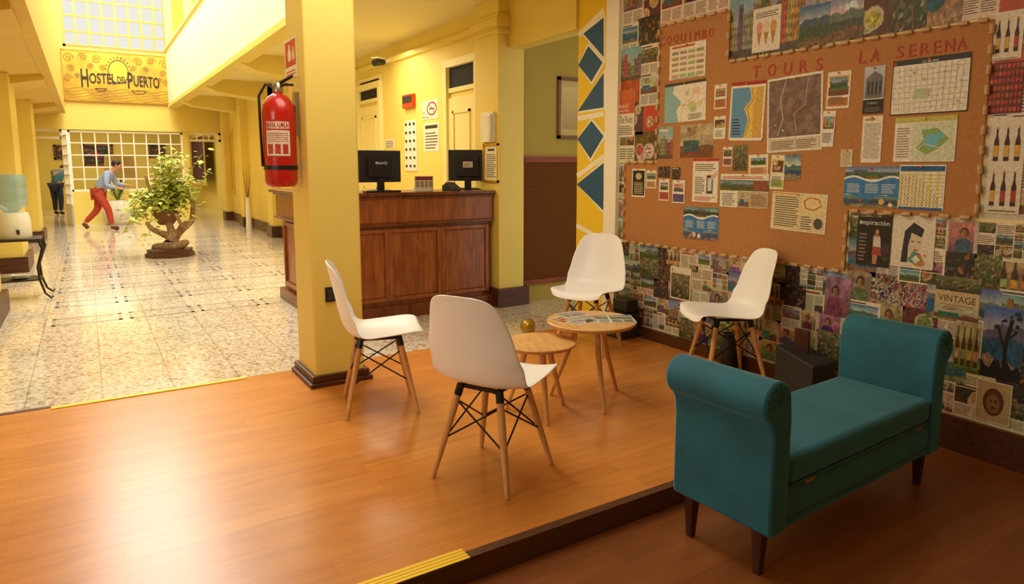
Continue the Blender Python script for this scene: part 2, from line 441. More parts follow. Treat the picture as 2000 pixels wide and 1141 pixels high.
    if kind == 'bottles':
        g1 = J((138, 114, 78), 35)
        lb = [J((190, 150, 80), 50) for i in range(4)]
        def f(x, y):
            i = min(3, int(x*4)); q = (x*4-i-.5)*2
            c = shade(mixc(g1, (210, 190, 150), y), x, y, .3, 5)
            wd = .62 if y < .55 else max(.2, .62-(y-.55)*2.4)
            if .06 < y < .9 and abs(q) < wd: c = mixc((52, 30, 18), (110, 66, 30), .5-q*.6)
            if .2 < y < .42 and abs(q) < .6: c = shade(lb[i], x, y, .25)
            return c
        return f
    if kind == 'red':
        a = J((196, 70, 36), 16)
        def f(x, y):
            c = shade(a, x, y, .2, 4)
            if math.hypot(x-.5, (y-.42)/asp) < .26: c = shade((206, 176, 140), x, y, .5, 8)
            return c
        return f
    pal = [J((180, 90, 64), 50), J((70, 116, 126), 50), J((206, 176, 106), 35), J((96, 66, 100), 50), (222, 212, 190), J((60, 50, 44), 20)]
    def f(x, y):
        v = nz(x, y, o, 4)+.5*nz(x, y, o+5, 9); return shade(pal[int((v+1.5)*6) % 6], x, y, .15, 6)
    return f
PICS = ['hills', 'coast', 'portrait', 'food', 'garden', 'night', 'city', 'room', 'bottles']
def photo(cv, kind, x0=0, y0=0, x1=1, y1=1, res=36):
    w, h = cv.w*(x1-x0), cv.h*(y1-y0); asp = w/h
    nx = res if w < h else int(res*min(2, asp)); ny = int(min(52, nx/asp))
    cv.grid(x0, y0, x1, y1, max(6, nx), max(6, ny), photo_fn(kind, asp))
def art(cv, kind):
    R = RND
    if kind == 'article':
        cv.rect(.08, .9, .6, .94, DK)
        h = R.uniform(.3, .5); photo(cv, R.choice(PICS), .06, h, .94, .87, 22)
        cv.lines(.08, .07, .47, h-.04, 9, INK); cv.lines(.53, .07, .92, h-.04, 9, INK)
    elif kind == 'text':
        cv.rect(.08, .84, .75, .92, jit((170, 80, 60), 40)); cv.lines(.08, .08, .48, .78, 16, INK); cv.lines(.53, .42, .92, .78, 9, INK); photo(cv, R.choice(PICS), .53, .08, .92, .38, 14)
    elif kind == 'multi':
        nc, nr = R.choice(((2, 3), (3, 3), (2, 2), (3, 4)))
        for i in range(nc):
            for j in range(nr):
                x0, y0 = .04+i*.94/nc, .04+j*.94/nr
                if R.random() < .22: cv.lines(x0, y0+.02, x0+.86/nc, y0+.8/nr, 5, INK)
                else: photo(cv, R.choice(PICS), x0, y0, x0+.89/nc, y0+.88/nr, 13)
    elif kind == 'sketch':
        cv.grid(0, 0, 1, 1, 12, 16, lambda x, y: mixc((236, 226, 204), (196, 170, 150), .5+.6*nz(x, y, 3.3, 5)))
        photo(cv, 'portrait', .12, .08, .88, .92)
    else:
        photo(cv, kind)
        if R.random() < .3: cv.rect(.08, .86, R.uniform(.4, .9), .92, (236, 226, 206))
KINDS = {'hills': 'green hills', 'coast': 'blue coast', 'article': 'text and picture', 'text': 'two-column text', 'multi': 'small picture grid', 'portrait': 'head-and-shoulders portrait', 'food': 'round plates of food', 'abstract': 'mixed colour shapes', 'garden': 'leafy garden', 'bottles': 'bottles in a row', 'city': 'town buildings', 'night': 'dark night lights', 'room': 'room interior', 'red': 'orange-red cover', 'sketch': 'bordered portrait'}
ORD = ['first', 'second', 'third', 'fourth', 'fifth', 'sixth', 'seventh', 'eighth', 'ninth', 'tenth', 'eleventh', 'twelfth', 'thirteenth', 'fourteenth']
# ------------------------------------------------------------------ SETTING
XW, ZL, YS, YB = 3.65, -.09, 1.95, 4.44
YF, XP = 20.0, 1.94
sbox('floor', M['floor'], -3.6, XW, YS, YB, -.11, 0, 'raised orange laminate floor of the sitting area')
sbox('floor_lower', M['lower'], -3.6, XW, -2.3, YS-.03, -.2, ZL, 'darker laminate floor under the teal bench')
sbox('floor_tile', M['tile'], -3.6, 6, YB, 28, -.2, ZL, 'polished terrazzo floor of the corridor')
sbox('trim_1', M['nosing'], -3.6, XW, YS-.04, YS, ZL, .003, 'dark wooden nosing along the front step')
sbox('trim_2', M['nosing'], -3.6, -.25, YB, YB+.035, ZL, .003)
mb = MB()
for i in range(5):
    for j in range(9):
        x0 = -.35+i*.62; y0 = 7.2+j*.95
        for (a, b, c, d) in ((x0, x0+.56, y0, y0+.05), (x0, x0+.56, y0+.3, y0+.34), (x0, x0+.03, y0, y0+.34), (x0+.53, x0+.56, y0, y0+.34)):
            mb.face([(a, c, ZL+.001), (b, c, ZL+.001), (b, d, ZL+.001), (a, d, ZL+.001)])
struct(mb.build('trim_3', M['slate']), 'grey inlaid rectangles in the terrazzo floor')
# cork wall, mural wall, alcove, reception wall
sbox('wall_right', M['cream'], XW, XW+.12, -2.3, 4.72, ZL, 3.0)
sbox('trim_4', M['white'], XW-.03, XW+.13, 4.17, 4.32, 0, 3.0, 'white corner strip beside the mural')
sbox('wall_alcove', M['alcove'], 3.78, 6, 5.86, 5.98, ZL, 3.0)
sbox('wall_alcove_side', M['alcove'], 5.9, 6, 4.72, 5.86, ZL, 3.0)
sbox('wall_reception', M['yellow'], XW, XW+.12, 5.98, 11.5, ZL, 2.98)
mb = MB().box(3.5, 3.8, 5.8, 6.28, ZL, 2.98).box(3.47, 3.83, 5.77, 6.3, 2.63, 2.67).box(3.46, 3.84, 5.76, 6.31, 2.70, 2.78).box(3.48, 3.82, 5.78, 6.29, 2.67, 2.82)
struct(mb.build('trim_5', M['yellow'], bevel=.006), 'yellow pilaster with moulded capital beside the counter')
sbox('trim_6', M['base'], 3.46, 3.84, 5.75, 6.0, ZL, .1, 'dark wooden plinth of the pilaster', .006)
sbox('wall_lintel', M['yellow'], XW-.03, XW+.15, 4.72, 5.8, 2.5, 3.0)
sbox('trim_7', M['yellow'], XW-.05, XW+.1, 6.28, 11.5, 2.74, 2.8)
sbox('wall_return', M['yellow'], 3.3, XW+.1, 11.5, 11.6, ZL, 2.98)
sbox('wall_corridor', M['yellow'], 3.3, 3.42, 11.6, YF, ZL, 2.98)
sbox('baseboard_corridor', M['base'], 3.26, 3.3, 11.55, YF, ZL, .12)
for k, y in enumerate((14.0, 16.9, 19.2)):
    sbox('trim_%d' % (20+k), M['yellow'], 3.14, 3.3, y, y+.4, ZL, 2.95)
    sbox('trim_%d' % (30+k), M['base'], 3.1, 3.3, y-.03, y+.43, ZL, .14)
# lobby enclosure
sbox('ceiling', M['ceil'], -3.6, 3.8, -2.3, YB, 3.0, 3.1)
sbox('wall_back', M['yellow2'], -3.6, 3.8, -2.4, -2.3, ZL, 3.0)
sbox('wall_lobby_left', M['yellow2'], -3.7, -3.6, -2.3, YB, ZL, 3.0)
sbox('trim_9', M['yellow2'], -3.6, 3.65, 4.02, 4.42, 2.72, 3.0)
sbox('baseboard_right', M['base'], XW-.03, XW, YS, 4.17, 0, .085)
sbox('baseboard_right_lower', M['base'], XW-.03, XW, -2.3, YS-.045, ZL, .085)
# column
struct(MB().box(-.155, .155, -.19, .19, 0, 2.75).build('trim_10', M['yellow'], loc=(1.265, 4.2, 0), bevel=.012), 'yellow square column between seats and corridor')
mb = MB().box(-.197, .197, -.232, .232, 0, .028).box(-.18, .18, -.215, .215, .028, .07)
struct(mb.build('trim_11', M['base'], loc=(1.265, 4.2, 0), bevel=.006), 'dark wooden plinth of the square column')
# galleries
sbox('ceiling_right', M['ceil'], XP+.08, 6, YB, YF, 2.98, 3.06)
sbox('wall_parapet_right', M['white'], XP, XP+.12, YB, YF-.35, 2.9, 4.24)
sbox('trim_12', M['cream'], XP-.04, XP+.16, YB, YF-.35, 4.24, 4.3); sbox('trim_13', M['yellow'], XP-.02, XP+.2, YB, YF-.35, 2.84, 2.92)
struct(MB().prism([(-.42, 2.62), (-1.6, 2.46), (-1.6, 3.0), (-.42, 3.0)], 'y', YB, YF).build('ceiling_left', M['yellow2']), 'sloping ochre underside of the left gallery')
sbox('wall_parapet_left', M['yellow2'], -.42, -.3, YB, YF-.35, 2.6, 3.9)
for k in range(3):
    y = 10.6+k*3.4
    struct(MB().prism([(XP+.02, 2.86), (XP+.3, 2.74), (3.3, 2.62), (3.3, 2.98), (XP+.02, 2.98)], 'y', y, y+.5).build('trim_%d' % (40+k), M['yellow']))
for k in range(3):
    y = 6.6+k*5
    struct(MB().prism([(-.40, 2.54), (-1.6, 2.3), (-1.6, 2.48), (-.40, 2.64)], 'y', y, y+1.1).build('trim_%d' % (50+k), M['yellow2']))
sbox('wall_left', M['yellow'], -1.72, -1.6, YB, 28, ZL, 2.95)
for k, y in enumerate((7.3, 11.2, 15.5)):
    sbox('trim_%d' % (60+k), M['yellow'], -1.6, -.78, y, y+1.0, ZL, 2.56)
    sbox('trim_%d' % (70+k), M['base'], -1.62, -.73, y-.04, y+1.04, ZL, .12)
sbox('wall_upper_right', M['yellow'], 3.3, 3.42, YB, YF, 3.06, 6.5)
sbox('wall_upper_left', M['yellow'], -1.72, -1.6, YB, YF, 3.0, 6.5)
for k in range(4):
    sbox('trim_%d' % (80+k), M['cream'], XP, XP+.16, 8.2+k*3.7, 8.4+k*3.7, 4.3, 6.5)
# far partition
sbox('wall_far', M['yellow'], -1.7, 6, 27.5, 27.6, ZL, 3.0)
sbox('wall_far_right', M['yellow'], 3.6, 3.7, YF, 27.5, ZL, 3.0)
sbox('ceiling_far', M['ceil'], -1.7, 6, YF, 27.6, 3.0, 3.1)
sbox('wall_far_beam', M['yellow'], -1.6, 3.3, YF-.1, YF+.1, 2.24, 3.05)
sbox('wall_far_band', M['yellow'], -.3, XP+.1, YF-.04, YF+.1, 3.05, 4.3)
sbox('wall_far_upper', M['yellow'], -1.6, -.25, YF-.05, YF+.1, 3.05, 7.0); sbox('wall_far_upper_right', M['yellow'], XP+.08, 3.3, YF-.05, YF+.1, 3.05, 7.0)
def lattice(name, x0, x1, z0, z1, nx, nz_, t=.035, m='white', frame=.06):
    w = thing(name, None, None, ((x0+x1)/2, YF, z0))
    a = (x1-x0)/2; h = z1-z0
    f = MB().box(-a, -a+frame, -.04, .04, 0, h).box(a-frame, a, -.04, .04, 0, h).box(-a, a, -.04, .04, 0, frame).box(-a, a, -.04, .04, h-frame, h)
    f.build('window_frame', M[m], w)
    g = MB()
    for i in range(1, nx): g.box(-a+2*a*i/nx-t/2, -a+2*a*i/nx+t/2, -.02, .02, 0, h)
    for i in range(1, nz_): g.box(-a, a, -.018, .018, h*i/nz_-t/2, h*i/nz_+t/2)
    g.build('muntin_grid', M[m], w); return w
lattice('window_1', -.3, 2.25, .72, 2.22, 9, 5, .028, 'white', .045)
lattice('window_2', 2.3, 3.2, 2.0, 2.24, 3, 1); lattice('window_3', -1.55, -.4, 2.0, 2.24, 2, 1)
zb = PY(245, 100, YF).z
lattice('window_4', -.25, XP+.08, zb, zb+1.5, 8, 4, .05, 'bar'); lattice('window_5', -.25, XP+.08, zb+1.55, 7.0, 8, 5, .05, 'bar')
sbox('wall_far_sill', M['yellow'], -.3, 2.25, YF-.06, YF+.06, ZL, .72); sbox('wall_far_post', M['yellow'], 2.25, 2.4, YF-.08, YF+.08, ZL, 2.24)
sbox('wall_far_edge', M['yellow'], -1.6, -1.5, YF-.08, YF+.08, ZL, 2.24); sbox('wall_far_post_left', M['white'], -.42, -.3, YF-.08, YF+.08, ZL, 2.24)
d = thing('door_1', None, None, (-.42, YF-.08, ZL), math.radians(-82))
mb = MB().box(0, .06, -.02, .02, 0, 2.2).box(.8, .86, -.02, .02, 0, 2.2).box(0, .86, -.02, .02, 0, .5)
for i in range(8): mb.box(0, .86, -.015, .015, .5+i*.235, .53+i*.235)
for i in (1, 2): mb.box(.28*i, .28*i+.03, -.015, .015, .5, 2.2)
mb.build('door_leaf', M['white'], d)
# corridor right wall openings
def wallpanel(name, u0, v0, u1, v1, X, m, fm='cream', fr=.07, dep=.03):
    a = PX(u0, (v0+v1)/2, X).y; b = PX(u1, (v0+v1)/2, X).y; um = (u0+u1)/2
    z1 = PX(um, v0, X).z; z0 = PX(um, v1, X).z; y0, y1 = min(a, b), max(a, b)
    w = thing(name, None, None, (X, (y0+y1)/2, z0))
    h = z1-z0; k = (y1-y0)/2
    MB().box(-dep*.4, -.001, -k, k, 0, h).build('panel', M[m], w)
    MB().box(-dep, 0, -k-fr, -k, -fr, h+fr).box(-dep, 0, k, k+fr, -fr, h+fr).box(-dep, 0, -k, k, h, h+fr).box(-dep, 0, -k, k, -fr, 0).build('frame', M[fm], w)
    return w, k, h
wallpanel('window_6', 438, 262, 456, 370, 3.3, 'ochre', 'yellow2', .1)
wallpanel('window_7', 376, 268, 400, 355, 3.3, 'purple', 'yellow2', .1)
# reception doors + transoms
for nm, nt, (u0, u1), (vt, vb), dt in (('door_2', 'window_8', (880, 934), (122, 168), 188), ('door_3', 'window_9', (706, 744), (158, 194), 208)):
    wallpanel(nt, u0, vt, u1, vb, XW, 'dark', 'cream', .05)
    y0 = PX(u1, 200, XW).y; y1 = PX(u0, 200, XW).y; zt = PX((u0+u1)/2, dt, XW).z
    w = thing(nm, None, None, (XW, (y0+y1)/2, ZL))
    k = (y1-y0)/2; h = zt-ZL
    MB().box(-.03, -.001, -k, k, 0, h).build('door_leaf', M['cream'], w, bevel=.004)
    mb = MB()
    for (z0, z1) in ((.2, .95), (1.1, h-.15)):
        mb.box(-.045, -.03, -k+.12, -k+.15, z0, z1).box(-.045, -.03, k-.15, k-.12, z0, z1).box(-.045, -.03, -k+.12, k-.12, z0, z0+.03).box(-.045, -.03, -k+.12, k-.12, z1-.03, z1)
    mb.build('door_moulding', M['cream'], w)
    MB().box(-.06, 0, -k-.09, -k, 0, 2.55).box(-.06, 0, k, k+.09, 0, 2.55).box(-.06, 0, -k-.09, k+.09, 2.55, 2.64).build('door_casing', M['cream'], w, bevel=.006)
    MB().sphere((-.07, k-.06, 1.0), .025, 10).build('door_knob', M['gold'], w, smooth=True)
# rattan panel in alcove
w = thing('wainscot_panel', 'brown slatted wainscot panel with red wooden frame in the alcove', 'panel', (4.5, 5.86, .1))
MB().box(-.72, .9, -.02, 0, .02, 1.3).build('weave', M['rattan'], w)
MB().box(-.74, -.68, -.035, 0, 0, 1.34).box(-.74, .9, -.035, 0, 1.28, 1.34).box(-.74, .9, -.035, 0, 0, .05).box(.1, .15, -.03, 0, 0, 1.3).build('rail_frame', M['redwood'], w)
# ------------------------------------------------------------------ wall print helpers
def rectX(u0, v0, u1, v1, X):
    uc, vc = (u0+u1)/2, (v0+v1)/2
    return PX(uc, vc, X), abs(PX(u0, vc, X).y-PX(u1, vc, X).y), abs(PX(uc, v0, X).z-PX(uc, v1, X).z)
def rectY(u0, v0, u1, v1, Y):
    uc, vc = (u0+u1)/2, (v0+v1)/2
    return PY(uc, vc, Y), abs(PY(u0, vc, Y).x-PY(u1, vc, Y).x), abs(PY(uc, v0, Y).z-PY(uc, v1, Y).z)
# mural
y0, y1 = 4.325, 4.715
cv = Canvas(y1-y0, 3.0-.02, (240, 204, 44))
def mp(u, v):
    p = PX(u, v, XW); return ((y1-p.y)/(y1-y0), p.z/2.98)
W = (244, 240, 225); BL = (34, 84, 124)
def cl(q): return (min(1, max(0, q[0])), min(1, max(0, q[1])))
for a, b in (((1126, 70), (1180, 20)), ((1126, 232), (1180, 222)), ((1126, 344), (1180, 306)), ((1126, 440), (1180, 470))):
    cv.line([cl(mp(*a)), cl(mp(*b))], .014, W)
for tri in ([(1140, 66), (1180, 34), (1180, 112)], [(1128, 128), (1150, 90), (1178, 122), (1156, 160)], [(1126, 218), (1180, 142), (1180, 210)], [(1128, 272), (1156, 236), (1180, 266), (1154, 310)], [(1126, 360), (1180, 318), (1180, 412)], [(1126, 500), (1180, 455), (1180, 540)]):
    P = [mp(*q) for q in tri]; cx = sum(p[0] for p in P)/len(P); cy = sum(p[1] for p in P)/len(P)
    cv.poly([cl((cx+(p[0]-cx)*1.18, cy+(p[1]-cy)*1.18)) for p in P], W); cv.poly([cl(p) for p in P], BL)
tag(cv.build('wall_mural', (XW-.004, (y0+y1)/2, 1.49), '-X', thick=.0038, m='mural'), 'yellow wall mural of blue triangles and white lines', 'mural')
# ------------------------------------------------------------------ cork board
def S(u): return -PX(u, 350, XW).y
def Z(u, v): return PX(u, v, XW).z
sL, sa, sb, sc, sd, se = -4.165, S(1222), S(1284), S(1416), S(1662), S(1917)
sR = S(2000)+.75
zt1 = (Z(1285, 50)+Z(1410, 28))/2; zt2 = (Z(1420, 118)+Z(1930, 45))/2; zl = Z(1255, 317)
zbt = (Z(1222, 480)+Z(1660, 518))/2; zbr = (Z(1665, 412)+Z(1905, 425))/2
outline = [(sa, zbt), (sd, zbt), (sd, zbr), (se, zbr), (se, zt2), (sc, zt2), (sc, zt1), (sb, zt1), (sb, zl), (sa, zl)]
cb = thing('cork_board', 'large stepped cork notice board edged with wine corks', 'notice board', (XW, -(sa+se)/2, zbt))
mb = MB()
mb.prism([(-s+(sa+se)/2, z-zbt) for s, z in outline], 'x', -.012, -.0005); mb.build('cork_sheet', M['cork'], cb)
segs = list(zip(outline, outline[1:]+outline[:1])); tot = sum(math.hypot(b[0]-a[0], b[1]-a[1]) for a, b in segs)
step = tot/97
me0 = None
for a, b in segs:
    L = math.hypot(b[0]-a[0], b[1]-a[1]); n = max(1, int(L/step)); hz = abs(b[0]-a[0]) > abs(b[1]-a[1])
    for k in range(n):
        t = (k+.5)/n; s = a[0]+(b[0]-a[0])*t; z = a[1]+(b[1]-a[1])*t
        if me0 is None:
            o = MB().tube([(0, -.022, 0), (0, -.018, 0), (0, .018, 0), (0, .022, 0)], [.010, .0115, .0115, .010], 10).build('cork', M['stopper'], cb, smooth=True); me0 = o.data
        else:
            o = bpy.data.objects.new('cork', me0); COL.objects.link(o); o.parent = cb
        o.location = (-.022, -s+(sa+se)/2, z-zbt); o.rotation_euler = ((0 if hz else pi/2)+RND.uniform(-.12, .12), 0, 0)
# cut-out letters
def letters(word, u0, v0, u1, v1, hpx, group):
    n = len(word); seen = {}
    for i, ch in enumerate(word):
        if ch == ' ': continue
        t = i/(n-1); u = u0+(u1-u0)*t; v = v0+(v1-v0)*t
        p = PX(u, v, XW); h = abs(PX(u, v-hpx/2, XW).z-PX(u, v+hpx/2, XW).z)
        vs, fs, asp = text_geo(ch); asp = min(asp, .75); mb = MB()
        bv = [mb.bm.verts.new(((x-.5)*h*asp, (y-.5)*h, 0)) for x, y in vs]
        for f in fs:
            try: mb.bm.faces.new([bv[k] for k in f])
            except ValueError: pass
        o = mb.build('paper_letter', M['redletter']); o.location = (XW-.0138, p.y, p.z)
        so = o.modifiers.new('Solid', 'SOLIDIFY'); so.thickness = .003; so.offset = 0
        o.rotation_euler = (ROT['-X'] @ Matrix.Rotation(RND.uniform(-.08, .08), 3, 'Z')).to_euler()
        seen[ch] = seen.get(ch, 0)+1; w = ORD[seen[ch]-1]+' ' if word.count(ch) > 1 else ''
        tag(o, 'red paper letter %s, the %sone of its kind in %s' % (ch, w, group) if w else 'red paper letter %s in the heading %s' % (ch, group), 'letter', 'letters of '+group)
letters('COQUIMBO', 1296, 82, 1392, 64, 17, 'Coquimbo')
letters('TOURS', 1480, 141, 1603, 126, 24, 'Tours')
letters('LA SERENA', 1688, 112, 1882, 86, 24, 'La Serena')
# posters on the cork
def poster(u0, v0, u1, v1, fn, label, roll=0, bg=(236, 229, 208), pin=True, cat='poster'):
    p, w, h = rectX(u0, v0, u1, v1, XW); cv = Canvas(w, h, bg); fn(cv)
    off = .0145+RND.random()*.002
    o = cv.build('poster', (XW-off, p.y, p.z), '-X', roll=roll, thick=off-.0123); tag(o, label, cat)
    if pin:
        q = MB().tube([(0, 0, 0), (0, 0, .004), (0, 0, .008)], [.0035, .0035, .006], 8).build('push_pin', M['gold'] if RND.random() < .5 else M['redp'], smooth=True)
        q.location = (XW-.0195, p.y, p.z+h*.46); q.rotation_euler = ROT['-X'].to_euler()
        tag(q, 'small push pin at the top of the '+' '.join(label.split()[:8]), 'push pin', 'push pins on the cork board')
def grid_thumbs(c):
    c.rect(.06, .9, .7, .96, (200, 90, 40))
    for i in range(4):
        for j in range(5): c.rect(.07+i*.23, .06+j*.165, .26+i*.23, .15+j*.165, jit((160, 144, 112), 40), jit((190, 176, 140), 30))
    c.lines(.07, .02, .93, .05, 1, INK)
def turqmap(c):
    c.rect(0, .93, 1, 1, (60, 60, 50)); c.poly([(0, 0), (.35, 0), (.3, .3), (.42, .5), (.2, .75), (.25, .93), (0, .93)], (140, 186, 186))
    c.line([(.4, 0), (.45, .4), (.7, .6), (.75, .93)], .02, (220, 190, 90)); c.line([(.3, .45), (.6, .4), (1, .5)], .012, (200, 120, 60))
    blobs(c, 7, [(190, 205, 150), (225, 215, 160)], .5, .1, .95, .9, .1); c.lines(.6, .05, .9, .2, 4, INK)
def leaflet(*cs):
    def f(c):
        k = len(cs)
        for i, q in enumerate(cs): c.rect(.06, .06+i*.9/k, .94, .06+(i+.75)*.9/k, q, jit(q, 30))
        c.lines(.12, .12, .8, .4, 5, INK); photo(c, RND.choice(PICS), .12, .5, .88, .84, 10)
    return f
def coastmap(c):
    c.frame((240, 230, 200), .02); c.rect(0, .94, 1, 1, (170, 40, 40)); c.rect(.05, .05, .95, .9, (96, 150, 190))
    c.poly([(.45, .05), (.95, .05), (.95, .9), (.55, .9), (.62, .7), (.42, .55), (.55, .35)], (226, 200, 96))
    c.poly([(.7, .05), (.95, .05), (.95, .9), (.75, .9), (.68, .5)], (214, 170, 74)); c.line([(.5, .08), (.6, .35), (.5, .55), (.68, .7), (.62, .88)], .012, (190, 60, 40)); c.lines(.1, .1, .34, .4, 6, (40, 60, 90))
def reliefmap(c):
    o = 5.5
    c.grid(.03, .2, .97, .97, 26, 26, lambda x, y: tuple(v*(1+.35*nz(x, y, o, 9)+.2*nz(x, y, o, 22)) for v in (128, 102, 92)))
    c.line([(.2, .22), (.3, .45), (.25, .7), (.35, .95)], .010, (214, 204, 176)); c.line([(.55, .25), (.5, .5), (.7, .6), (.75, .93)], .008, (200, 180, 150))
    blobs(c, 8, [(226, 216, 190), (200, 90, 60)], .05, .25, .95, .95, .02); c.rect(.03, .02, .97, .18, (214, 196, 168)); c.lines(.08, .04, .5, .16, 5, INK); c.lines(.55, .04, .9, .16, 5, INK)
def citymap(c):
    c.rects([(0, 0, 1, .02), (0, .98, 1, 1), (0, 0, .012, 1), (.988, 0, 1, 1)], (30, 30, 30)); c.rect(.012, .9, .988, .98, (40, 40, 42)); c.rect(.015, .91, .05, .97, (200, 30, 60))
    c.text('La Serena', .4, .915, .2, .05, (235, 235, 235))
    for i in range(13): c.line([(.05+i*.07, .05), (.02+i*.075, .88)], .008, (190, 186, 172))
    for i in range(8): c.line([(.03, .1+i*.1), (.97, .14+i*.095)], .008, (190, 186, 172))
    c.poly([(.3, .3), (.5, .28), (.52, .45), (.32, .46)], (186, 200, 160)); blobs(c, 14, [(180, 190, 150), (204, 176, 140), (150, 160, 170)], .1, .1, .9, .85, .018)
def photoblock(kind): return lambda c: art(c, kind)
def tall(c):
    c.rect(0, .32, 1, 1, (150, 150, 150), (196, 200, 204)); c.poly([(.1, .32), (.9, .32), (.9, .78), (.5, .9), (.1, .74)], (112, 108, 104)); c.rects([(.18+i*.19, .4, .28+i*.19, .68) for i in range(4)], (50, 48, 48)); c.rect(0, 0, 1, .3, (22, 20, 20)); c.text('d bars', .2, .2, .5, .06, (200, 190, 170)); c.lines(.1, .04, .9, .15, 4, (120, 112, 100))
def textsheet(c): c.rect(.1, .9, .6, .95, (190, 150, 70)); c.lines(.1, .1, .9, .86, 22, (160, 150, 130))
def parkmap(c):
    c.rect(0, .88, 1, 1, (196, 190, 90)); c.rect(.3, .02, .98, .86, (214, 218, 186)); c.poly([(.38, .3), (.55, .15), (.75, .3), (.9, .5), (.7, .74), (.45, .7), (.5, .5)], (140, 176, 96))
    c.ell(.62, .45, .12, .16, (110, 190, 205)); c.ell(.75, .58, .06, .08, (110, 190, 205)); c.line([(.35, .2), (.5, .4), (.9, .25)], .02, (236, 220, 170)); c.lines(.04, .1, .26, .8, 12, (160, 150, 130))
def wave(c):
    photo(c, 'hills', 0, .7, 1, 1, 16); photo(c, 'coast', 0, 0, 1, .3, 16)
    n = 12; top = [(k/n, .68+.06*math.sin(k/n*9)) for k in range(n+1)]; bot = [(k/n, .26+.06*math.sin(k/n*9+1)) for k in range(n+1)]
    for i in range(n): c.poly([bot[i], bot[i+1], top[i+1], top[i]], (58, 130, 188) if i % 2 else (52, 122, 182))
    for i in range(n): c.poly([(top[i][0], top[i][1]), top[i+1], (top[i+1][0], top[i+1][1]+.05), (top[i][0], top[i][1]+.05)], (240, 240, 235))
    for x in (.06, .4, .7): c.lines(x, .36, x+.24, .6, 6, (200, 216, 230))
    blobs(c, 5, [(220, 120, 50), (230, 200, 90), (240, 240, 230)], .05, .03, .95, .24, .06)
def chart(c):
    c.rect(.02, .86, .98, .97, (30, 90, 150)); c.rects([(.02+.08*i, .05, .09+.08*i, .84) for i in range(0, 12, 2)], (244, 216, 110)); c.rects([(.02, .05+.08*i, .98, .058+.08*i) for i in range(11)], (110, 120, 130)); c.rects([(.06+.08*i, .08+.08*j, .08+.08*i, .11+.08*j) for i in range(11) for j in range(9) if i+j < 13], (60, 70, 90)); c.rect(.02, 0, .98, .05, (40, 100, 160))
def phonead(c):
    c.rect(0, .94, 1, 1, (190, 50, 40)); c.lines(.1, .72, .9, .9, 4, INK); c.rect(.56, .2, .8, .62, (60, 60, 60)); c.rect(.6, .26, .76, .56, (210, 214, 210)); c.poly([(.74, .5), (.98, .62), (.94, .7), (.72, .6)], (220, 180, 150)); c.lines(.1, .2, .48, .6, 9, INK); c.lines(.1, .04, .9, .14, 3, (200, 60, 50))
def wide(c):
    photo(c, 'hills', 0, .5, 1, .82, 20); c.rect(.38, .0, 1, .48, (196, 170, 130)); photo(c, 'room', .4, .04, .62, .44, 10); c.lines(.05, .05, .32, .44, 8, INK); c.lines(.66, .08, .96, .42, 7, INK); c.rect(.7, .52, .98, .8, (150, 80, 56)); c.lines(.05, .86, .9, .95, 2, (200, 60, 40))
def yellowsheet(c):
    c.rect(.02, .02, .98, .98, (226, 208, 158)); c.rect(.55, .5, .96, .95, (232, 214, 150)); c.line([(.6, .8), (.7, .9), (.86, .86), (.9, .7), (.78, .58), (.64, .62), (.6, .8)], .03, (190, 90, 40)); c.lines(.06, .1, .5, .92, 14, INK); c.lines(.56, .08, .76, .44, 6, INK); c.ell(.87, .25, .08, .14, (80, 80, 78)); c.rect(.04, .95, .5, .98, (220, 140, 40))
def blackfly(c):
    c.rect(.06, .06, .94, .94, (34, 32, 30)); c.ell(.5, .74, .22, .12, (200, 180, 140)); c.lines(.16, .12, .84, .55, 7, (200, 186, 150))
poster(1310, 85, 1380, 153, grid_thumbs, 'white leaflet of small thumbnail pictures below the Coquimbo heading')
poster(1300, 160, 1380, 238, turqmap, 'pale coastal map with turquoise sea under the thumbnail leaflet', .02)
poster(1398, 165, 1422, 213, leaflet((220, 110, 50), (236, 220, 190)), 'narrow white and orange flyer left of the blue and yellow map')
poster(1428, 160, 1495, 275, coastmap, 'blue and yellow coast map with a dark red header', -.03)
poster(1500, 148, 1607, 296, reliefmap, 'large brown relief map below the Tours heading', .04)
poster(1618, 140, 1663, 212, leaflet((206, 130, 40), (120, 60, 20), (230, 170, 60)), 'orange and brown flyer right of the brown relief map', -.02)
poster(1608, 217, 1633, 287, leaflet((240, 232, 214), (220, 90, 30)), 'white and orange tall flyer below the orange flyer', -.04)
poster(1690, 130, 1730, 222, tall, 'black and grey poster of a building under the La Serena heading')
poster(1742, 112, 1893, 222, citymap, 'large city street map with dark border at upper right of board')
poster(1686, 227, 1725, 318, textsheet, 'tall white text sheet below the black building poster')
poster(1748, 228, 1868, 316, parkmap, 'white map of a green park with blue ponds below the city map')
poster(1645, 292, 1668, 326, textsheet, 'small beige card left of the tall white text sheet', .02, (226, 206, 160))
poster(1650, 326, 1757, 405, wave, 'wide blue wave brochure in the lower right of the cork board')
poster(1757, 322, 1847, 410, chart, 'yellow and white distance chart with blue header and rows')
poster(1288, 248, 1317, 310, photoblock('city'), 'dark street photo card at left edge of the cork board')
poster(1331, 243, 1395, 308, photoblock('room'), 'brown picture of timber houses below the coastal map', 0, (120, 90, 60))
poster(1397, 227, 1420, 272, leaflet((236, 224, 190), (200, 170, 80)), 'small cream flyer above the pink-brown card')
poster(1415, 287, 1433, 325, leaflet((160, 100, 90), (110, 70, 70)), 'small pink-brown card below the cream flyer')
poster(1435, 283, 1462, 333, photoblock('garden'), 'small green and teal photo card below the blue and yellow map')
poster(1465, 302, 1503, 343, leaflet((220, 150, 110), (240, 210, 170)), 'salmon coloured leaflet right of the green photo card', .03)
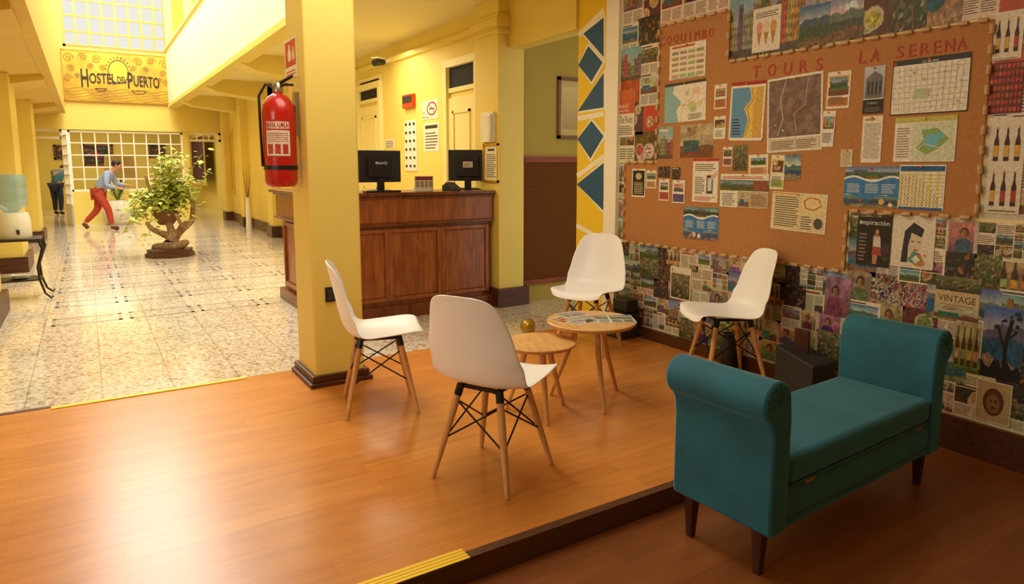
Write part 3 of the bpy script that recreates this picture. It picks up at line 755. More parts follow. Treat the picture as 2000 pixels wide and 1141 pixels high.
poster(1508, 303, 1535, 370, leaflet((150, 180, 70), (236, 230, 200), (210, 190, 90)), 'tall green and white flyer left of the small blue flyer', -.03)
poster(1535, 302, 1567, 352, photoblock('coast'), 'small blue flyer hanging under the brown relief map', .03)
poster(1355, 310, 1405, 395, phonead, 'white advert with a hand holding a phone and red header')
poster(1408, 340, 1502, 406, wide, 'wide opened brochure with green photos in the board centre')
poster(1508, 377, 1615, 452, yellowsheet, 'wide yellow information sheet with an orange outline map', -.03)
poster(1237, 330, 1263, 385, blackfly, 'black flyer with a pale round mark near lower left corner')
poster(1265, 333, 1285, 368, leaflet((206, 150, 96), (160, 100, 60)), 'tan brown card right of the black flyer')
poster(1288, 325, 1312, 347, photoblock('night'), 'small dark card above the red and white card')
poster(1290, 350, 1310, 392, leaflet((200, 60, 50), (240, 230, 214)), 'narrow red and white card below the small dark card')
poster(1315, 327, 1332, 350, photoblock('night'), 'tiny dark purple card above the violet card', 0, (60, 30, 70))
poster(1316, 352, 1340, 397, leaflet((96, 70, 130), (226, 214, 220)), 'violet and white card left of the phone advert')
poster(1337, 405, 1405, 468, wave, 'smaller blue wave brochure alone at the bottom of the board', .02)
# magazine collage
def collage(region, s0, s1, z0, z1, nc, nr, kinds):
    zc = [z1-(z1-z0)*k/nr for k in range(nr+1)]
    for r in range(nr):
        cuts = [0]+[(k+RND.uniform(-.25, .25))/nc for k in range(1, nc)]+[1]
        for c in range(nc):
            a = s0+(s1-s0)*cuts[c]; b = s0+(s1-s0)*cuts[c+1]
            top = zc[r]+(RND.uniform(0, .03) if r else 0); bt = zc[r+1]-(RND.uniform(0, .02) if r < nr-1 else 0)
            wd = b-a+.012*(c < nc-1)
            kd = RND.choice(kinds); cv = Canvas(wd, top-bt, jit((226, 216, 190), 14)); art(cv, kd)
            off = .0012+.0036*((r*5+c*3) % 4)/4
            o = cv.build('magazine_page', (XW-off, -(a+wd/2), (top+bt)/2), '-X', dz=.00004, thick=off+.0004)
            tag(o, '%s page, %s in the %s row of the %s' % (KINDS[kd], ORD[c], ORD[r], region), 'magazine page', 'magazine pages of the '+region)
ALLK = ['hills', 'coast', 'article', 'article', 'text', 'multi', 'multi', 'portrait', 'food', 'abstract', 'garden', 'bottles', 'city', 'night', 'room', 'multi', 'sketch']
G = .0125
collage('left collage columns', sL, sb-G, zl+G, 2.85, 2, 7, ['article', 'food', 'red', 'city', 'night', 'multi', 'coast'])
collage('strip left of the cork', sL, sa-G, zbt+G, zl-.001, 1, 4, ['city', 'article', 'abstract'])
collage('top strip over Coquimbo', sb-G, sc-G, zt1+G, 2.85, 3, 2, ['article', 'food', 'portrait'])
collage('top strip over Tours', sc-G, se+G, zt2+G, 2.85, 9, 2, ['hills', 'article', 'food', 'coast', 'city', 'garden', 'text'])
collage('right hand column', se+G, sR, zbr, 2.85, 4, 5, ['bottles', 'article', 'text', 'red', 'room'])
collage('lower right collage', sd+G, sR, .09, zbr-G, 10, 6, ALLK)
collage('lower left collage', sL, sd+G, .09, zbt-G, 14, 5, ALLK)
def special(u0, v0, u1, v1, fn, label, bg=(230, 220, 198), roll=0):
    p, w, h = rectX(u0, v0, u1, v1, XW); cv = Canvas(w, h, bg); fn(cv)
    off = .0062+RND.random()*.001
    tag(cv.build('magazine_page', (XW-off, p.y, p.z), '-X', roll=roll, dz=.00005, thick=off+.0004), label, 'magazine page')
def inspir(c):
    c.grid(0, 0, 1, 1, 14, 18, lambda x, y: tuple(v*(1+.5*nz(x, y, 8.2, 6)) for v in (22, 20, 18)))
    c.text('in', .06, .845, .11, .08, (250, 240, 225), None, .03); c.text('spiración', .19, .81, .75, .12, (250, 240, 225)); c.lines(.06, .1, .3, .7, 8, (130, 116, 100))
    c.poly([(.5, .05), (.62, .05), (.66, .3), (.72, .38), (.7, .6), (.62, .68), (.54, .68), (.48, .58), (.5, .36)], (190, 136, 104)); c.poly([(.49, .38), (.73, .38), (.7, .6), (.52, .6)], (216, 204, 188)); c.poly([(.47, .24), (.76, .22), (.72, .4), (.5, .4)], (170, 70, 56)); c.ell(.6, .71, .08, .08, (40, 26, 20)); c.ell(.6, .7, .05, .055, (200, 146, 112)); blobs(c, 6, [(60, 80, 40), (80, 60, 40)], .76, .05, 1, .5, .1)
def sketch(c):
    c.poly([(.24, .1), (.3, .7), (.5, .88), (.75, .76), (.7, .6), (.46, .68), (.4, .4), (.4, .1)], (52, 46, 46)); c.poly([(.42, .12), (.4, .42), (.46, .66), (.7, .6), (.72, .4), (.6, .26), (.6, .12)], (222, 204, 180)); c.rects([(.46, .5, .53, .52), (.6, .5, .67, .52), (.53, .34, .63, .36)], DK); blobs(c, 10, [(200, 110, 76), (90, 140, 150), (210, 170, 100), (236, 226, 206)], .4, .02, .98, .35, .1)
def vintage(c): photo(c, 'room', 0, 0, 1, .3, 18); photo(c, 'garden', 0, .66, 1, 1, 18); c.text('VINTAGE', .08, .4, .84, .16, (70, 44, 30)); c.lines(.12, .32, .88, .36, 1, INK)
def beers(rows):
    def f(c):
        for r in range(rows):
            for k in range(3): bottle(c, .2+.3*k, .08+r*.47 if rows > 1 else .15, .15, .36 if rows > 1 else .7, (58, 34, 16), RND.choice([(226, 170, 60), (180, 60, 40), (220, 210, 180)]))
        c.lines(.1, .02, .9, .05, 1, INK)
    return f
def weave(c):
    c.rect(0, 0, 1, 1, (110, 40, 22))
    for i in range(9):
        for j in range(7): c.ell(.06+i*.11, .08+j*.14, .05, .05, jit((180, 74, 42), 25), 8)
def medallion(c): c.rect(.02, .02, .98, .98, (184, 156, 110)); c.ell(.5, .5, .3, .34, (96, 58, 32), 20); c.ell(.5, .46, .19, .24, (140, 92, 52), 14); c.rects([(.4, .5, .46, .55), (.54, .5, .6, .55), (.45, .34, .55, .39)], (60, 34, 20))
def treesil(c):
    photo(c, 'coast'); hills(c, .2, .14, (24, 26, 20))
    c.line([(.6, 0), (.58, .5), (.7, .85)], .05, (30, 24, 18)); c.line([(.58, .4), (.35, .75)], .03, (30, 24, 18)); c.line([(.6, .55), (.85, .7)], .025, (30, 24, 18)); blobs(c, 8, [(40, 44, 24)], .25, .65, .95, .98, .08)
def rules(c): c.rect(0, .5, 1, 1, (196, 76, 40), (206, 106, 50)); c.text('Días de Sol /', .06, .62, .62, .09, (250, 240, 220)); c.text('Sunny Days', .06, .52, .62, .08, (250, 240, 220)); c.rect(0, 0, 1, .5, (228, 218, 194)); c.text('The Rules', .1, .3, .8, .15, (40, 30, 26)); c.lines(.1, .05, .9, .26, 5, INK)
def mundo(c): photo(c, 'hills'); blobs(c, 5, [(214, 218, 220)], .05, .55, .95, .8, .12); c.text('DEL MUNDO', .2, .84, .6, .07, (236, 230, 210))
def one(c): photo(c, 'garden', .05, .05, .95, .8); c.text('1.', .08, .83, .14, .12, (60, 40, 30))
def cone(c):
    for x in (.25, .5, .75): c.poly([(x-.09, .45), (x+.09, .45), (x, .12)], (180, 126, 66)); c.ell(x, .55, .11, .13, RND.choice([(220, 146, 130), (226, 206, 164), (206, 156, 70)]))
    c.lines(.1, .78, .9, .92, 3, INK)
special(1674, 424, 1740, 520, inspir, 'dark magazine cover headed inspiración with a woman standing', (28, 24, 22))
special(1742, 422, 1826, 524, sketch, 'white page with a drawn portrait right of the dark inspiración cover')
special(1826, 542, 1914, 624, vintage, 'beige page with the word vintage in the lower right collage', (206, 182, 136))
special(1940, 22, 1999, 116, beers(1), 'white page of three beer bottles at upper right edge')
special(1924, 122, 1999, 222, weave, 'red page of woven round bosses between the two bottle pages', (120, 40, 20))
special(1930, 230, 1999, 418, beers(2), 'white page of six beer bottles in two rows')
special(1906, 745, 1976, 826, medallion, 'pale page with a round carved lion head medallion')
special(1918, 600, 1999, 742, treesil, 'blue landscape page with black bare tree at right edge')
special(1864, 628, 1914, 722, photoblock('bottles'), 'page of dark bottles below the vintage page')
special(1207, 176, 1240, 268, rules, 'orange and cream page reading The Rules and Sunny Days')
special(1622, -18, 1687, 78, mundo, 'blue sky page with the words del mundo at the top')
special(1310, 522, 1350, 586, one, 'dark green page numbered one in the lower left collage')
special(1471, 14, 1525, 100, cone, 'white page of three ice cream cones in the top strip')
special(1612, 540, 1662, 618, photoblock('portrait'), 'portrait page of a dark-haired person left of the lower step of cork')
special(1562, 10, 1620, 92, photoblock('hills'), 'bright green field page left of the blue sky page')
# ------------------------------------------------------------------ chairs
def crspline(P, n):
    out = []
    for i in range(len(P)-1):
        p0, p1, p2, p3 = P[max(i-1, 0)], P[i], P[i+1], P[min(i+2, len(P)-1)]
        for k in range(n):
            t = k/n
            out.append(tuple(.5*(2*b+(c-a)*t+(2*a-5*b+4*c-d)*t*t+(3*b-a-3*c+d)*t**3) for a, b, c, d in zip(p0, p1, p2, p3)))
    out.append(P[-1]); return out
def make_chair():
    t = thing('dining_chair', 'x', 'chair')
    P = [(.250, .402, .03), (.249, .405, .09), (.247, .412, .145), (.240, .425, .182), (.225, .435, .203), (.18, .440, .217), (.10, .432, .228), (0, .424, .233), (-.09, .424, .235), (-.15, .440, .236), (-.187, .482, .234), (-.208, .55, .228), (-.226, .64, .212), (-.243, .72, .189), (-.254, .77, .170), (-.260, .797, .153), (-.264, .813, .132), (-.267, .823, .106), (-.269, .829, .070), (-.2695, .831, .025)]
    pr = crspline(P, 2); mb = MB(); ns = 18; rows = []
    for i, (x, z, w) in enumerate(pr):
        row = []
        back = max(0, min(1, (z-.43)/.08)) if x < -.1 else 0
        seat = max(0, min(1, (x+.16)/.14)) if z < .46 else 0
        dip = .05*math.exp(-((x+.17)**2+(z-.46)**2)/.0045)
        ea = min(1, w/.2)
        for k in range(ns+1):
            s = -1+2*k/ns
            zz = z+seat*.026*abs(s*ea)**2.5*(0 if x > .235 else 1)+dip*abs(s)**3
            xx = x+back*.055*abs(s*ea)**2.2+dip*.5*abs(s)**3
            row.append(mb.bm.verts.new((xx, s*w, zz)))
        rows.append(row)
    for a, b in zip(rows, rows[1:]):
        for k in range(ns): mb.bm.faces.new((a[k], a[k+1], b[k+1], b[k]))
    sh = mb.build('seat_shell', M['plastic'], t, smooth=True)
    for q in sh.data.edges: q.use_edge_sharp = False
    so = sh.modifiers.new('Solid', 'SOLIDIFY'); so.thickness = .008; so.offset = 0
    sb_ = sh.modifiers.new('Sub', 'SUBSURF'); sb_.levels = 1; sb_.render_levels = 1
    def LP(sx, sy, z):
        q = 1-z/.40; return Vector((sx*(.105+.085*q), sy*(.10+.09*q), z))
    for sx in (1, -1):
        for sy in (1, -1):
            lg = MB().tube([LP(sx, sy, 0), LP(sx, sy, .02), LP(sx, sy, .2), LP(sx, sy, .33), LP(sx, sy, .40)], [.010, .0115, .0155, .0165, .014], 12).build('leg', M['beech'], t, smooth=True)
            MB().tube([LP(sx, sy, .365), LP(sx, sy, .412)], .0175, 8).build('leg_bracket', M['black'], lg, smooth=True)
    mb = MB(); cs = [(1, 1), (1, -1), (-1, -1), (-1, 1)]
    for a, b in zip(cs, cs[1:]+cs[:1]):
        mb.tube([LP(*a, .345), LP(*b, .175)], .0042, 6).tube([LP(*b, .345), LP(*a, .175)], .0042, 6)
    mb.build('wire_brace', M['black'], t)
    mb = MB().box(-.12, .12, -.1, -.08, .402, .416).box(-.12, .12, .08, .1, .402, .416).box(.09, .11, -.1, .1, .4, .414).box(-.11, -.09, -.1, .1, .4, .414)
    mb.build('seat_mount', M['black'], t); return t
f1 = [PZ(*q) for q in ((840, 935), (998, 972), (1080, 905), (935, 875))]
c1 = sum(f1, Vector())/4; d1 = (f1[2]-f1[1])+(f1[3]-f1[0])
f2 = [PZ(*q) for q in ((680, 822), (823, 808), (668, 775))]
c2 = (f2[1]+f2[2])/2; d2 = f2[1]-f2[0]
c3 = PZ(1150, 568, .43); c4 = PZ(1420, 612, .43)
base = make_chair()
for i, (c, a, lb) in enumerate(((c1, math.atan2(d1.y, d1.x), 'white shell chair nearest the camera, seen from behind, before the small table'), (c2, math.atan2(d2.y, d2.x), 'white shell chair in front of the yellow column, turned to the right'), (c3, math.radians(208), 'white shell chair beyond the round tables, facing the camera'), (c4, math.radians(153), 'white shell chair in profile by the cork wall behind the bench'))):
    o = base if i == 0 else copy_tree(base)
    o.location = (c.x, c.y, 0); o.rotation_euler = (0, 0, a); o['label'] = lb; o['group'] = 'white shell chairs around the tables'
# ------------------------------------------------------------------ tables
def table(c, r, h, spread, ang, label):
    t = thing('side_table', label, 'table', (c[0], c[1], 0), ang, 'round wooden side tables')
    MB().lathe([(0, h-.022), (r-.012, h-.022), (r-.002, h-.012), (r, h-.004), (r-.004, h), (0, h)], 48).build('table_top', M['oak'], t, smooth=True)
    for k in range(3):
        a = k*2*pi/3; d = Vector((math.cos(a), math.sin(a), 0))
        MB().tube([d*spread, d*(spread*.97)+Vector((0, 0, .015)), d*(spread*.55)+Vector((0, 0, h*.6)), d*(spread*.38)+Vector((0, 0, h-.022))], [.009, .011, .016, .018], 12).build('leg', M['beech'], t, smooth=True)
    MB().lathe([(0, h-.05), (spread*.45, h-.05), (spread*.45, h-.022), (0, h-.022)], 24).build('leg_plate', M['beech'], t)
    return t
fb = PZ(1175, 803); fs = PZ(1070, 833)
tb = PZ(1155, 625, .47); ts = PZ(1053, 667, .40)
table((tb.x, tb.y), .255, .47, .24, math.atan2(fb.y-tb.y, fb.x-tb.x), 'taller round wooden side table with newspapers on top')
table((ts.x, ts.y), .2, .40, .19, math.atan2(fs.y-ts.y, fs.x-ts.x), 'lower empty round wooden side table behind the nearest chair')
def newspaper(x, y, rot, w, h, z, thick, label, kinds):
    cv = Canvas(w, h, (226, 220, 200))
    for i, k in enumerate(kinds):
        n = len(kinds); x0 = i/n+.02; x1 = (i+1)/n-.02
        cv.rect(x0, .88, x1, .95, DK); photo(cv, RND.choice(PICS), x0, .5, x1, .84, 10); cv.lines(x0, .06, (x0+x1)/2-.01, .46, 9, INK); cv.lines((x0+x1)/2+.01, .06, x1, .46, 9, INK)
    o = cv.build('newspaper', (x, y, z), '+Z', thick=thick); o.rotation_euler = (0, 0, rot); return tag(o, label, 'newspaper', 'papers on the taller table')
newspaper(tb.x+.10, tb.y-.04, -.55, .28, .2, .4716, .0014, 'open newspaper lying on the right of the taller table', 'ab')
newspaper(tb.x-.1, tb.y+.05, .3, .15, .21, .4716, .0014, 'folded newspaper lying on the left of the taller table', 'a')
newspaper(tb.x-.03, tb.y+.11, -.1, .16, .2, .4752, .0022, 'small newspaper section overlapping the folded one at the back', 'a')
o = MB().sphere((0, 0, .066), .066, 24).build('golden_ball', M['brass'], smooth=True); q = PZ(1031, 652, ZL)
o.location = (q.x, q.y, ZL); tag(o, 'golden ball on the floor behind the round tables', 'ball')
# ------------------------------------------------------------------ bench
A, B, C = PZ(1480, 1120, ZL), PZ(1340, 1050, ZL), PZ(1790, 945, ZL)
ex = (C-A); L = ex.length; ang = math.atan2(ex.y, ex.x); ex.normalize(); ey = Vector((-ex.y, ex.x, 0)); D = max(.28, (B-A).dot(ey))
cen = A+ex*L/2+ey*D/2
bn = thing('bench', 'teal velvet bench with two rolled arms and dark tapered legs', 'bench', (cen.x, cen.y, ZL), ang)
hl, hd = L/2, D/2
MB().box(-hl-.02, hl+.02, -hd-.055, hd+.055, .17, .325).build('seat_base', M['velvet'], bn, bevel=.012)
MB().box(-hl+.062, hl-.062, -hd-.062, hd+.06, .325, .43).build('seat_cushion', M['velvet'], bn, bevel=.028, seg=4, smooth=True)
for z, y in ((.328, -hd-.06), (.21, -hd-.056)): MB().tube([(-hl+.06, y, z), (hl-.06, y, z)], .005, 6).build('piping', M['velvet2'], bn)
for sx in (-1, 1):
    pts = [(0, .17), (0, .58)]
    for k in range(19):
        a = math.radians(175-k*(235/18)); pts.append((.084+.076*math.cos(a), .645+.076*math.sin(a)))
    pts += [(.108, .555), (.100, .50), (.098, .17)]
    pr = [(sx*(hl-.06+p[0]), p[1]) for p in pts]
    ar = MB().prism(pr, 'y', -hd-.065, hd+.065).build('arm_rest', M['velvet'], bn, smooth=True, bevel=.01)
    mb = MB(); cx = sx*(hl-.06+.084)
    for k in range(9):
        a = math.radians(-30+k*26); mb.tube([(cx, -hd-.0655, .645), (cx+.066*math.cos(a), -hd-.0645, .645+.066*math.sin(a))], [.0015, .004], 6)
    mb.build('pleated_end', M['velvet'], ar, smooth=True)
    for sy in (-1, 1):
        x, y = sx*hl, sy*hd
        MB().tube([(x, y, 0), (x, y, .17)], [.017, .03], 4).build('leg', M['walnut'], bn)
for x in (-hl+.16, hl-.2):
    MB().box(x, x+.06, -hd-.066, -hd-.06, .318, .326).build('metal_tab', M['gold'], bn)
# ------------------------------------------------------------------ reception counter
YD, DT = 5.9, 1.10
ct = thing('reception_counter', 'dark mahogany reception counter with panelled front behind the column', 'counter', (2.6, YD, ZL))
def rel(x0, x1, y0, y1, z0, z1): return (x0-2.6, x1-2.6, y0-YD, y1-YD, z0-ZL, z1-ZL)
MB().box(*rel(1.78, 3.47, YD+.03, YD+.5, ZL+.1, DT-.04)).box(*rel(1.78, 2.2, YD+.5, 7.5, ZL+.1, DT-.04)).build('body', M['desk'], ct, bevel=.004)
MB().box(*rel(1.66, 3.49, YD-.06, YD+.58, DT-.035, DT)).box(*rel(1.66, 2.3, YD+.58, 7.58, DT-.035, DT)).build('counter_top', M['deskd'], ct, bevel=.01)
MB().box(*rel(1.72, 3.48, YD-.02, YD+.03, DT-.29, DT-.035)).box(*rel(1.72, 1.78, YD-.02, 7.52, DT-.29, DT-.035)).build('frieze', M['desk'], ct, bevel=.012)
MB().box(*rel(1.70, 3.48, YD-.04, YD+.03, DT-.31, DT-.285)).box(*rel(1.70, 1.78, YD-.04, 7.54, DT-.31, DT-.285)).box(*rel(1.70, 3.48, YD-.04, YD+.03, DT-.06, DT-.035)).box(*rel(1.7, 1.78, YD-.04, 7.54, DT-.06, DT-.035)).build('moulding', M['deskd'], ct, bevel=.008)
MB().box(*rel(1.72, 3.48, YD-.03, YD+.5, ZL, ZL+.12)).box(*rel(1.72, 2.2, YD+.5, 7.5, ZL, ZL+.12)).build('plinth', M['deskd'], ct, bevel=.006)
for k in range(3):
    x0 = 1.86+k*.54; x1 = x0+.46; z0, z1 = ZL+.2, DT-.38
    MB().box(*rel(x0, x1, YD+.012, YD+.03, z0, z1)).box(*rel(x0-.04, x0, YD-.005, YD+.03, z0-.04, z1+.04)).box(*rel(x1, x1+.04, YD-.005, YD+.03, z0-.04, z1+.04)).box(*rel(x0, x1, YD-.005, YD+.03, z1, z1+.04)).box(*rel(x0, x1, YD-.005, YD+.03, z0-.04, z0)).build('panel', M['desk'], ct, bevel=.008)
for k in range(2):
    y0 = YD+.12+k*.74; y1 = y0+.6; z0, z1 = ZL+.2, DT-.38
    MB().box(*rel(1.755, 1.78, y0-.04, y0, z0, z1)).box(*rel(1.755, 1.78, y1, y1+.04, z0, z1)).box(*rel(1.755, 1.78, y0, y1, z1, z1+.04)).box(*rel(1.755, 1.78, y0, y1, z0-.04, z0)).build('panel', M['desk'], ct, bevel=.006)
def monitor(u, Y, w, h, rot, label, logo=None):
    x = PY(u, 372, Y).x; t = thing('monitor', label, 'monitor', (x, Y, DT), rot, 'monitors on the counter')
    MB().box(-w/2, w/2, -.02, .02, .09, .09+h).build('screen_casing', M['screen'], t, bevel=.008)
    MB().box(-w*.3, w*.3, -.05, -.02, .13, .02+h).build('rear_housing', M['bplast'], t, bevel=.012)
    MB().box(-.035, .035, -.035, -.01, .02, .2).build('stand_neck', M['bplast'], t, bevel=.004)
    MB().lathe([(0, 0), (.13, 0), (.13, .008), (.1, .018), (0, .022)], 24).build('stand_foot', M['bplast'], t, smooth=True)
    if logo:
        c = Canvas(.13, .035, (34, 34, 36)); c.text(logo, .05, .08, .9, .84, (225, 225, 225), None, .02); c.build('maker_mark', (0, -.0515, h*.8+.03), '-Y', parent=t)
    else:
        c = Canvas(.1, .06, (230, 225, 205)); c.lines(.1, .15, .9, .85, 4, INK); c.build('sticker', (0, -.0515, h*.62+.06), '-Y', parent=t)
monitor(742, 6.12, .43, .30, .05, 'black monitor seen from behind, left on the counter near column', 'BenQ')
monitor(914, 6.22, .40, .32, -.5, 'black monitor seen from behind, right on the counter near pilaster')
x = PY(880, 372, 6.02).x
t = thing('card_terminal', 'dark card payment terminal left of the right monitor', 'card terminal', (x, 6.0, DT), .2)
MB().prism([(-.09, 0), (.09, 0), (.09, .05), (.02, .085), (-.09, .03)], 'x', -.05, .05).build('casing', M['gplast'], t, bevel=.006)
MB().box(-.035, .035, .01, .05, .06, .085).build('keypad', M['bplast'], t)
x = PY(826, 372, 6.15).x
t = thing('brochure_holder', 'clear stand of small printed cards on the counter', 'brochure stand', (x, 6.15, DT))
MB().box(-.1, .1, -.03, .03, 0, .03).build('tray', M['whitep'], t)
cv = Canvas(.2, .12, (232, 220, 190)); cv.rect(.04, .66, .96, .95, (150, 40, 40)); cv.rects([(.06+.24*i, .1, .24+.24*i, .6) for i in range(4)], (180, 150, 110)); cv.build('card_display', (0, -.031, .085), '-Y', parent=t, thick=.01)
x = PY(742, 372, 5.92).x
o = MB().box(-.17, .17, -.05, .05, 0, .018).build('keyboard', M['bplast'], loc=(x+.02, 5.92, DT), bevel=.004); tag(o, 'flat black keyboard in front of the left monitor', 'keyboard')
# ------------------------------------------------------------------ on the reception wall
def wallthing(u0, v0, u1, v1, fn, name, label, cat, bg=(240, 232, 205), X=XW):
    p, w, h = rectX(u0, v0, u1, v1, X); c = Canvas(w, h, bg); fn(c)
    return tag(c.build(name, (X-.004, p.y, p.z), '-X', thick=.005), label, cat)
def nofumar(c):
    c.ell(.62, .55, .3, .36, (190, 40, 30), 24); c.ell(.62, .55, .24, .28, (244, 238, 214), 24); c.rect(.46, .51, .78, .58, DK); c.line([(.47, .76), (.78, .34)], .06, (190, 40, 30)); c.text('No', .04, .3, .2, .14, DK); c.text('Fumar', .04, .06, .42, .14, DK)
wallthing(824, 196, 856, 233, nofumar, 'no_smoking_sign', 'white no smoking sign with red circle on reception wall', 'sign')
wallthing(828, 240, 858, 296, lambda c: (c.rect(.1, .8, .9, .92, DK), c.lines(.1, .1, .9, .72, 6, INK)), 'notice_sheet', 'white notice sheet below the no smoking sign', 'notice')
wallthing(752, 272, 770, 290, lambda c: c.lines(.1, .1, .9, .9, 4, INK), 'notice_sheet', 'small paper note beside the left reception door', 'notice')
p, w, h = rectX(792, 236, 815, 334, XW)
t = thing('key_rack', 'white board of hanging keys with rows of dark tags', 'key rack', (XW, p.y, p.z-h/2))
MB().box(-.012, .001, -w/2, w/2, 0, h).build('backboard', M['whitep'], t)
for r in range(6):
    for c in range(3):
        yy = -w/2+w*(c+.5)/3; zz = h*(r+.8)/6; MB().box(-.024, -.012, yy-.016, yy+.016, zz-h*.06, zz-h*.012).build('key_tag', M['bplast'], t)
p, w, h = rectX(792, 185, 812, 211, XW)
t = thing('emergency_light', 'small orange-red emergency lamp above the key rack', 'emergency light', (XW, p.y, p.z))
MB().box(-.05, .001, -w/2, w/2, -h/2, h/2).build('housing', M['redp'], t, bevel=.002)
MB().box(-.056, -.05, -w/2+.02, w/2-.02, -.02, h/2-.02).build('lens', M['gplast'], t)
p, w, h = rectX(944, 220, 968, 278, 3.5)
t = thing('intercom_phone', 'white wall intercom on the pilaster above the framed paper', 'intercom', (3.5, p.y, p.z))
MB().box(-.035, .001, -w/2, w/2, -h/2, h/2).build('housing', M['whitep'], t, bevel=.002)
MB().box(-.065, -.035, -w/2+.01, -w/2+.07, -h/2+.02, h/2-.02).build('handset', M['whitep'], t, bevel=.012)
p, w, h = rectX(946, 281, 975, 356, 3.5); w = min(w, .3)
t = thing('framed_notice', 'narrow gold-framed notice on the pilaster beside the right monitor', 'framed notice', (3.5, p.y, p.z))
MB().box(-.02, .001, -w/2, -w/2+.02, -h/2, h/2).box(-.02, .001, w/2-.02, w/2, -h/2, h/2).box(-.02, .001, -w/2, w/2, -h/2, -h/2+.02).box(-.02, .001, -w/2, w/2, h/2-.02, h/2).build('frame', M['gold'], t)
c = Canvas(w-.03, h-.03, (240, 232, 205)); c.lines(.15, .1, .85, .78, 12, INK); c.rect(.25, .84, .75, .9, DK); c.build('sheet', (-.008, 0, 0), '-X', parent=t)
p = PX(748, 124, XW-.15)
t = thing('security_camera', 'dark security camera on a bracket high above the key rack', 'security camera', (p.x, p.y, p.z), .6)
MB().tube([(-.2, 0, -.02), (.0, 0, .02)], .045, 12).build('camera_body', M['bplast'], t, smooth=True)
MB().box(-.2, 0, -.05, .05, .045, .055).build('sun_hood', M['whitep'], t)
MB().tube([(0, 0, .02), (.08, -.05, .05), (.14, -.09, .07)], .016, 8).build('bracket', M['whitep'], t)
p, w, h = rectY(1088, 152, 1138, 272, 5.86)
t = thing('framed_print', 'pale print in a wooden frame on the alcove wall', 'picture', (p.x, 5.86, p.z))
MB().box(-w/2, w/2, -.025, .001, -h/2, -h/2+.035).box(-w/2, w/2, -.025, .001, h/2-.035, h/2).box(-w/2, -w/2+.035, -.025, .001, -h/2, h/2).box(w/2-.035, w/2, -.025, .001, -h/2, h/2).build('frame', M['frame'], t)
c = Canvas(w-.06, h-.06, (206, 176, 106)); c.rect(.12, .12, .88, .88, (180, 150, 90), (216, 192, 130)); c.build('print', (0, -.01, 0), '-Y', parent=t)
# ------------------------------------------------------------------ fire extinguisher, sign, outlet
CX0 = 1.11
t = thing('fire_extinguisher', 'red fire extinguisher hanging on the left side of the column', 'fire extinguisher', (CX0-.115, 4.17, 1.22))
MB().lathe([(0, .01), (.075, 0), (.09, .015), (.095, .04), (.095, .43), (.088, .48), (.06, .525), (.03, .545), (.028, .56), (0, .56)], 32).build('cylinder', M['red'], t, smooth=True)
MB().lathe([(.03, .555), (.03, .6), (.022, .61), (.0, .61)], 16).build('valve', M['steel'], t, smooth=True)
MB().tube([(.0, .02, .6), (.03, -.05, .62), (.06, -.11, .64)], [.010, .010, .008], 8).build('carry_handle', M['bplast'], t, smooth=True)
MB().tube([(.0, .02, .59), (.03, -.06, .595), (.06, -.11, .59)], [.009, .009, .008], 8).build('squeeze_lever', M['bplast'], t, smooth=True)
MB().tube([(0, .03, .58), (-.06, .05, .60), (-.1, .04, .53), (-.104, .02, .4), (-.103, .01, .2), (-.102, .01, .12)], .0085, 8).build('hose', M['bplast'], t, smooth=True)
MB().lathe([(.0965, .1), (.0975, .1), (.0975, .125), (.0965, .125)], 32).build('strap', M['bplast'], t)
MB().box(.09, .116, -.03, .03, .3, .56).build('wall_bracket', M['steel'], t)
c = Canvas(.16, .22, (190, 36, 24)); c.rect(.06, .76, .94, .95, (236, 226, 205)); c.text('HILUO', .12, .8, .76, .11, (180, 30, 20), None, .02); c.rect(.06, .05, .94, .72, (232, 220, 196)); c.lines(.12, .42, .88, .68, 5, (170, 50, 40)); c.rects([(.12+.27*i, .1, .32+.27*i, .36) for i in range(3)], (190, 60, 40))
c2_ = Canvas(.16, .22); c2_.items = []
for (vs, fs, cs) in c.items:   # subdivide wide faces so the label follows the cylinder
    for f in fs:
        if len(f) == 4 and abs(vs[f[1]][0]-vs[f[0]][0]) > .15:
            a, b, d_ = vs[f[0]], vs[f[1]], vs[f[3]]; n = 12
            V_ = []; F2 = []
            for i in range(n+1):
                x = a[0]+(b[0]-a[0])*i/n; V_ += [(x, a[1]), (x, d_[1])]
            for i in range(n): F2.append((2*i, 2*i+2, 2*i+3, 2*i+1))
            c2_.items.append((V_, F2, [cs[0]]*len(V_)))
        else:
            c2_.items.append(([vs[q] for q in f], [tuple(range(len(f)))], [cs[q] for q in f]))
o = c2_.build('label_sheet', (0, 0, 0), '-Y', bend=.0964, parent=t, dz=.00001)
RZ = Matrix.Rotation(math.radians(-20), 3, 'Z')
o.rotation_euler = (RZ @ ROT['-Y']).to_euler(); dv = RZ @ Vector((0, -.0964, 0)); o.location = (dv.x, dv.y, .28)
def extsign(c): c.rect(.06, .3, .94, .96, (206, 40, 24)); c.ell(.42, .6, .14, .17, (240, 230, 210)); c.rect(.36, .72, .48, .86, (240, 230, 210)); c.poly([(.64, .45), (.84, .45), (.86, .6), (.76, .82), (.62, .62)], (244, 200, 120)); c.lines(.12, .08, .88, .24, 2, (190, 50, 40))
wallthing(557, 76, 580, 154, extsign, 'fire_sign', 'red and white fire sign on the column above the extinguisher', 'sign', X=CX0)
p, w, h = rectY(637, 562, 652, 588, 4.01)
t = thing('wall_outlet', 'small dark electrical outlet low on the column', 'outlet', (p.x, 4.01, p.z))
MB().box(-.03, .03, -.012, .001, -.045, .045).build('plate', M['bplast'], t, bevel=.002)
MB().box(-.018, .018, -.016, -.012, -.03, -.005).build('socket', M['gplast'], t); MB().box(-.018, .018, -.016, -.012, .005, .03).build('socket', M['gplast'], t)
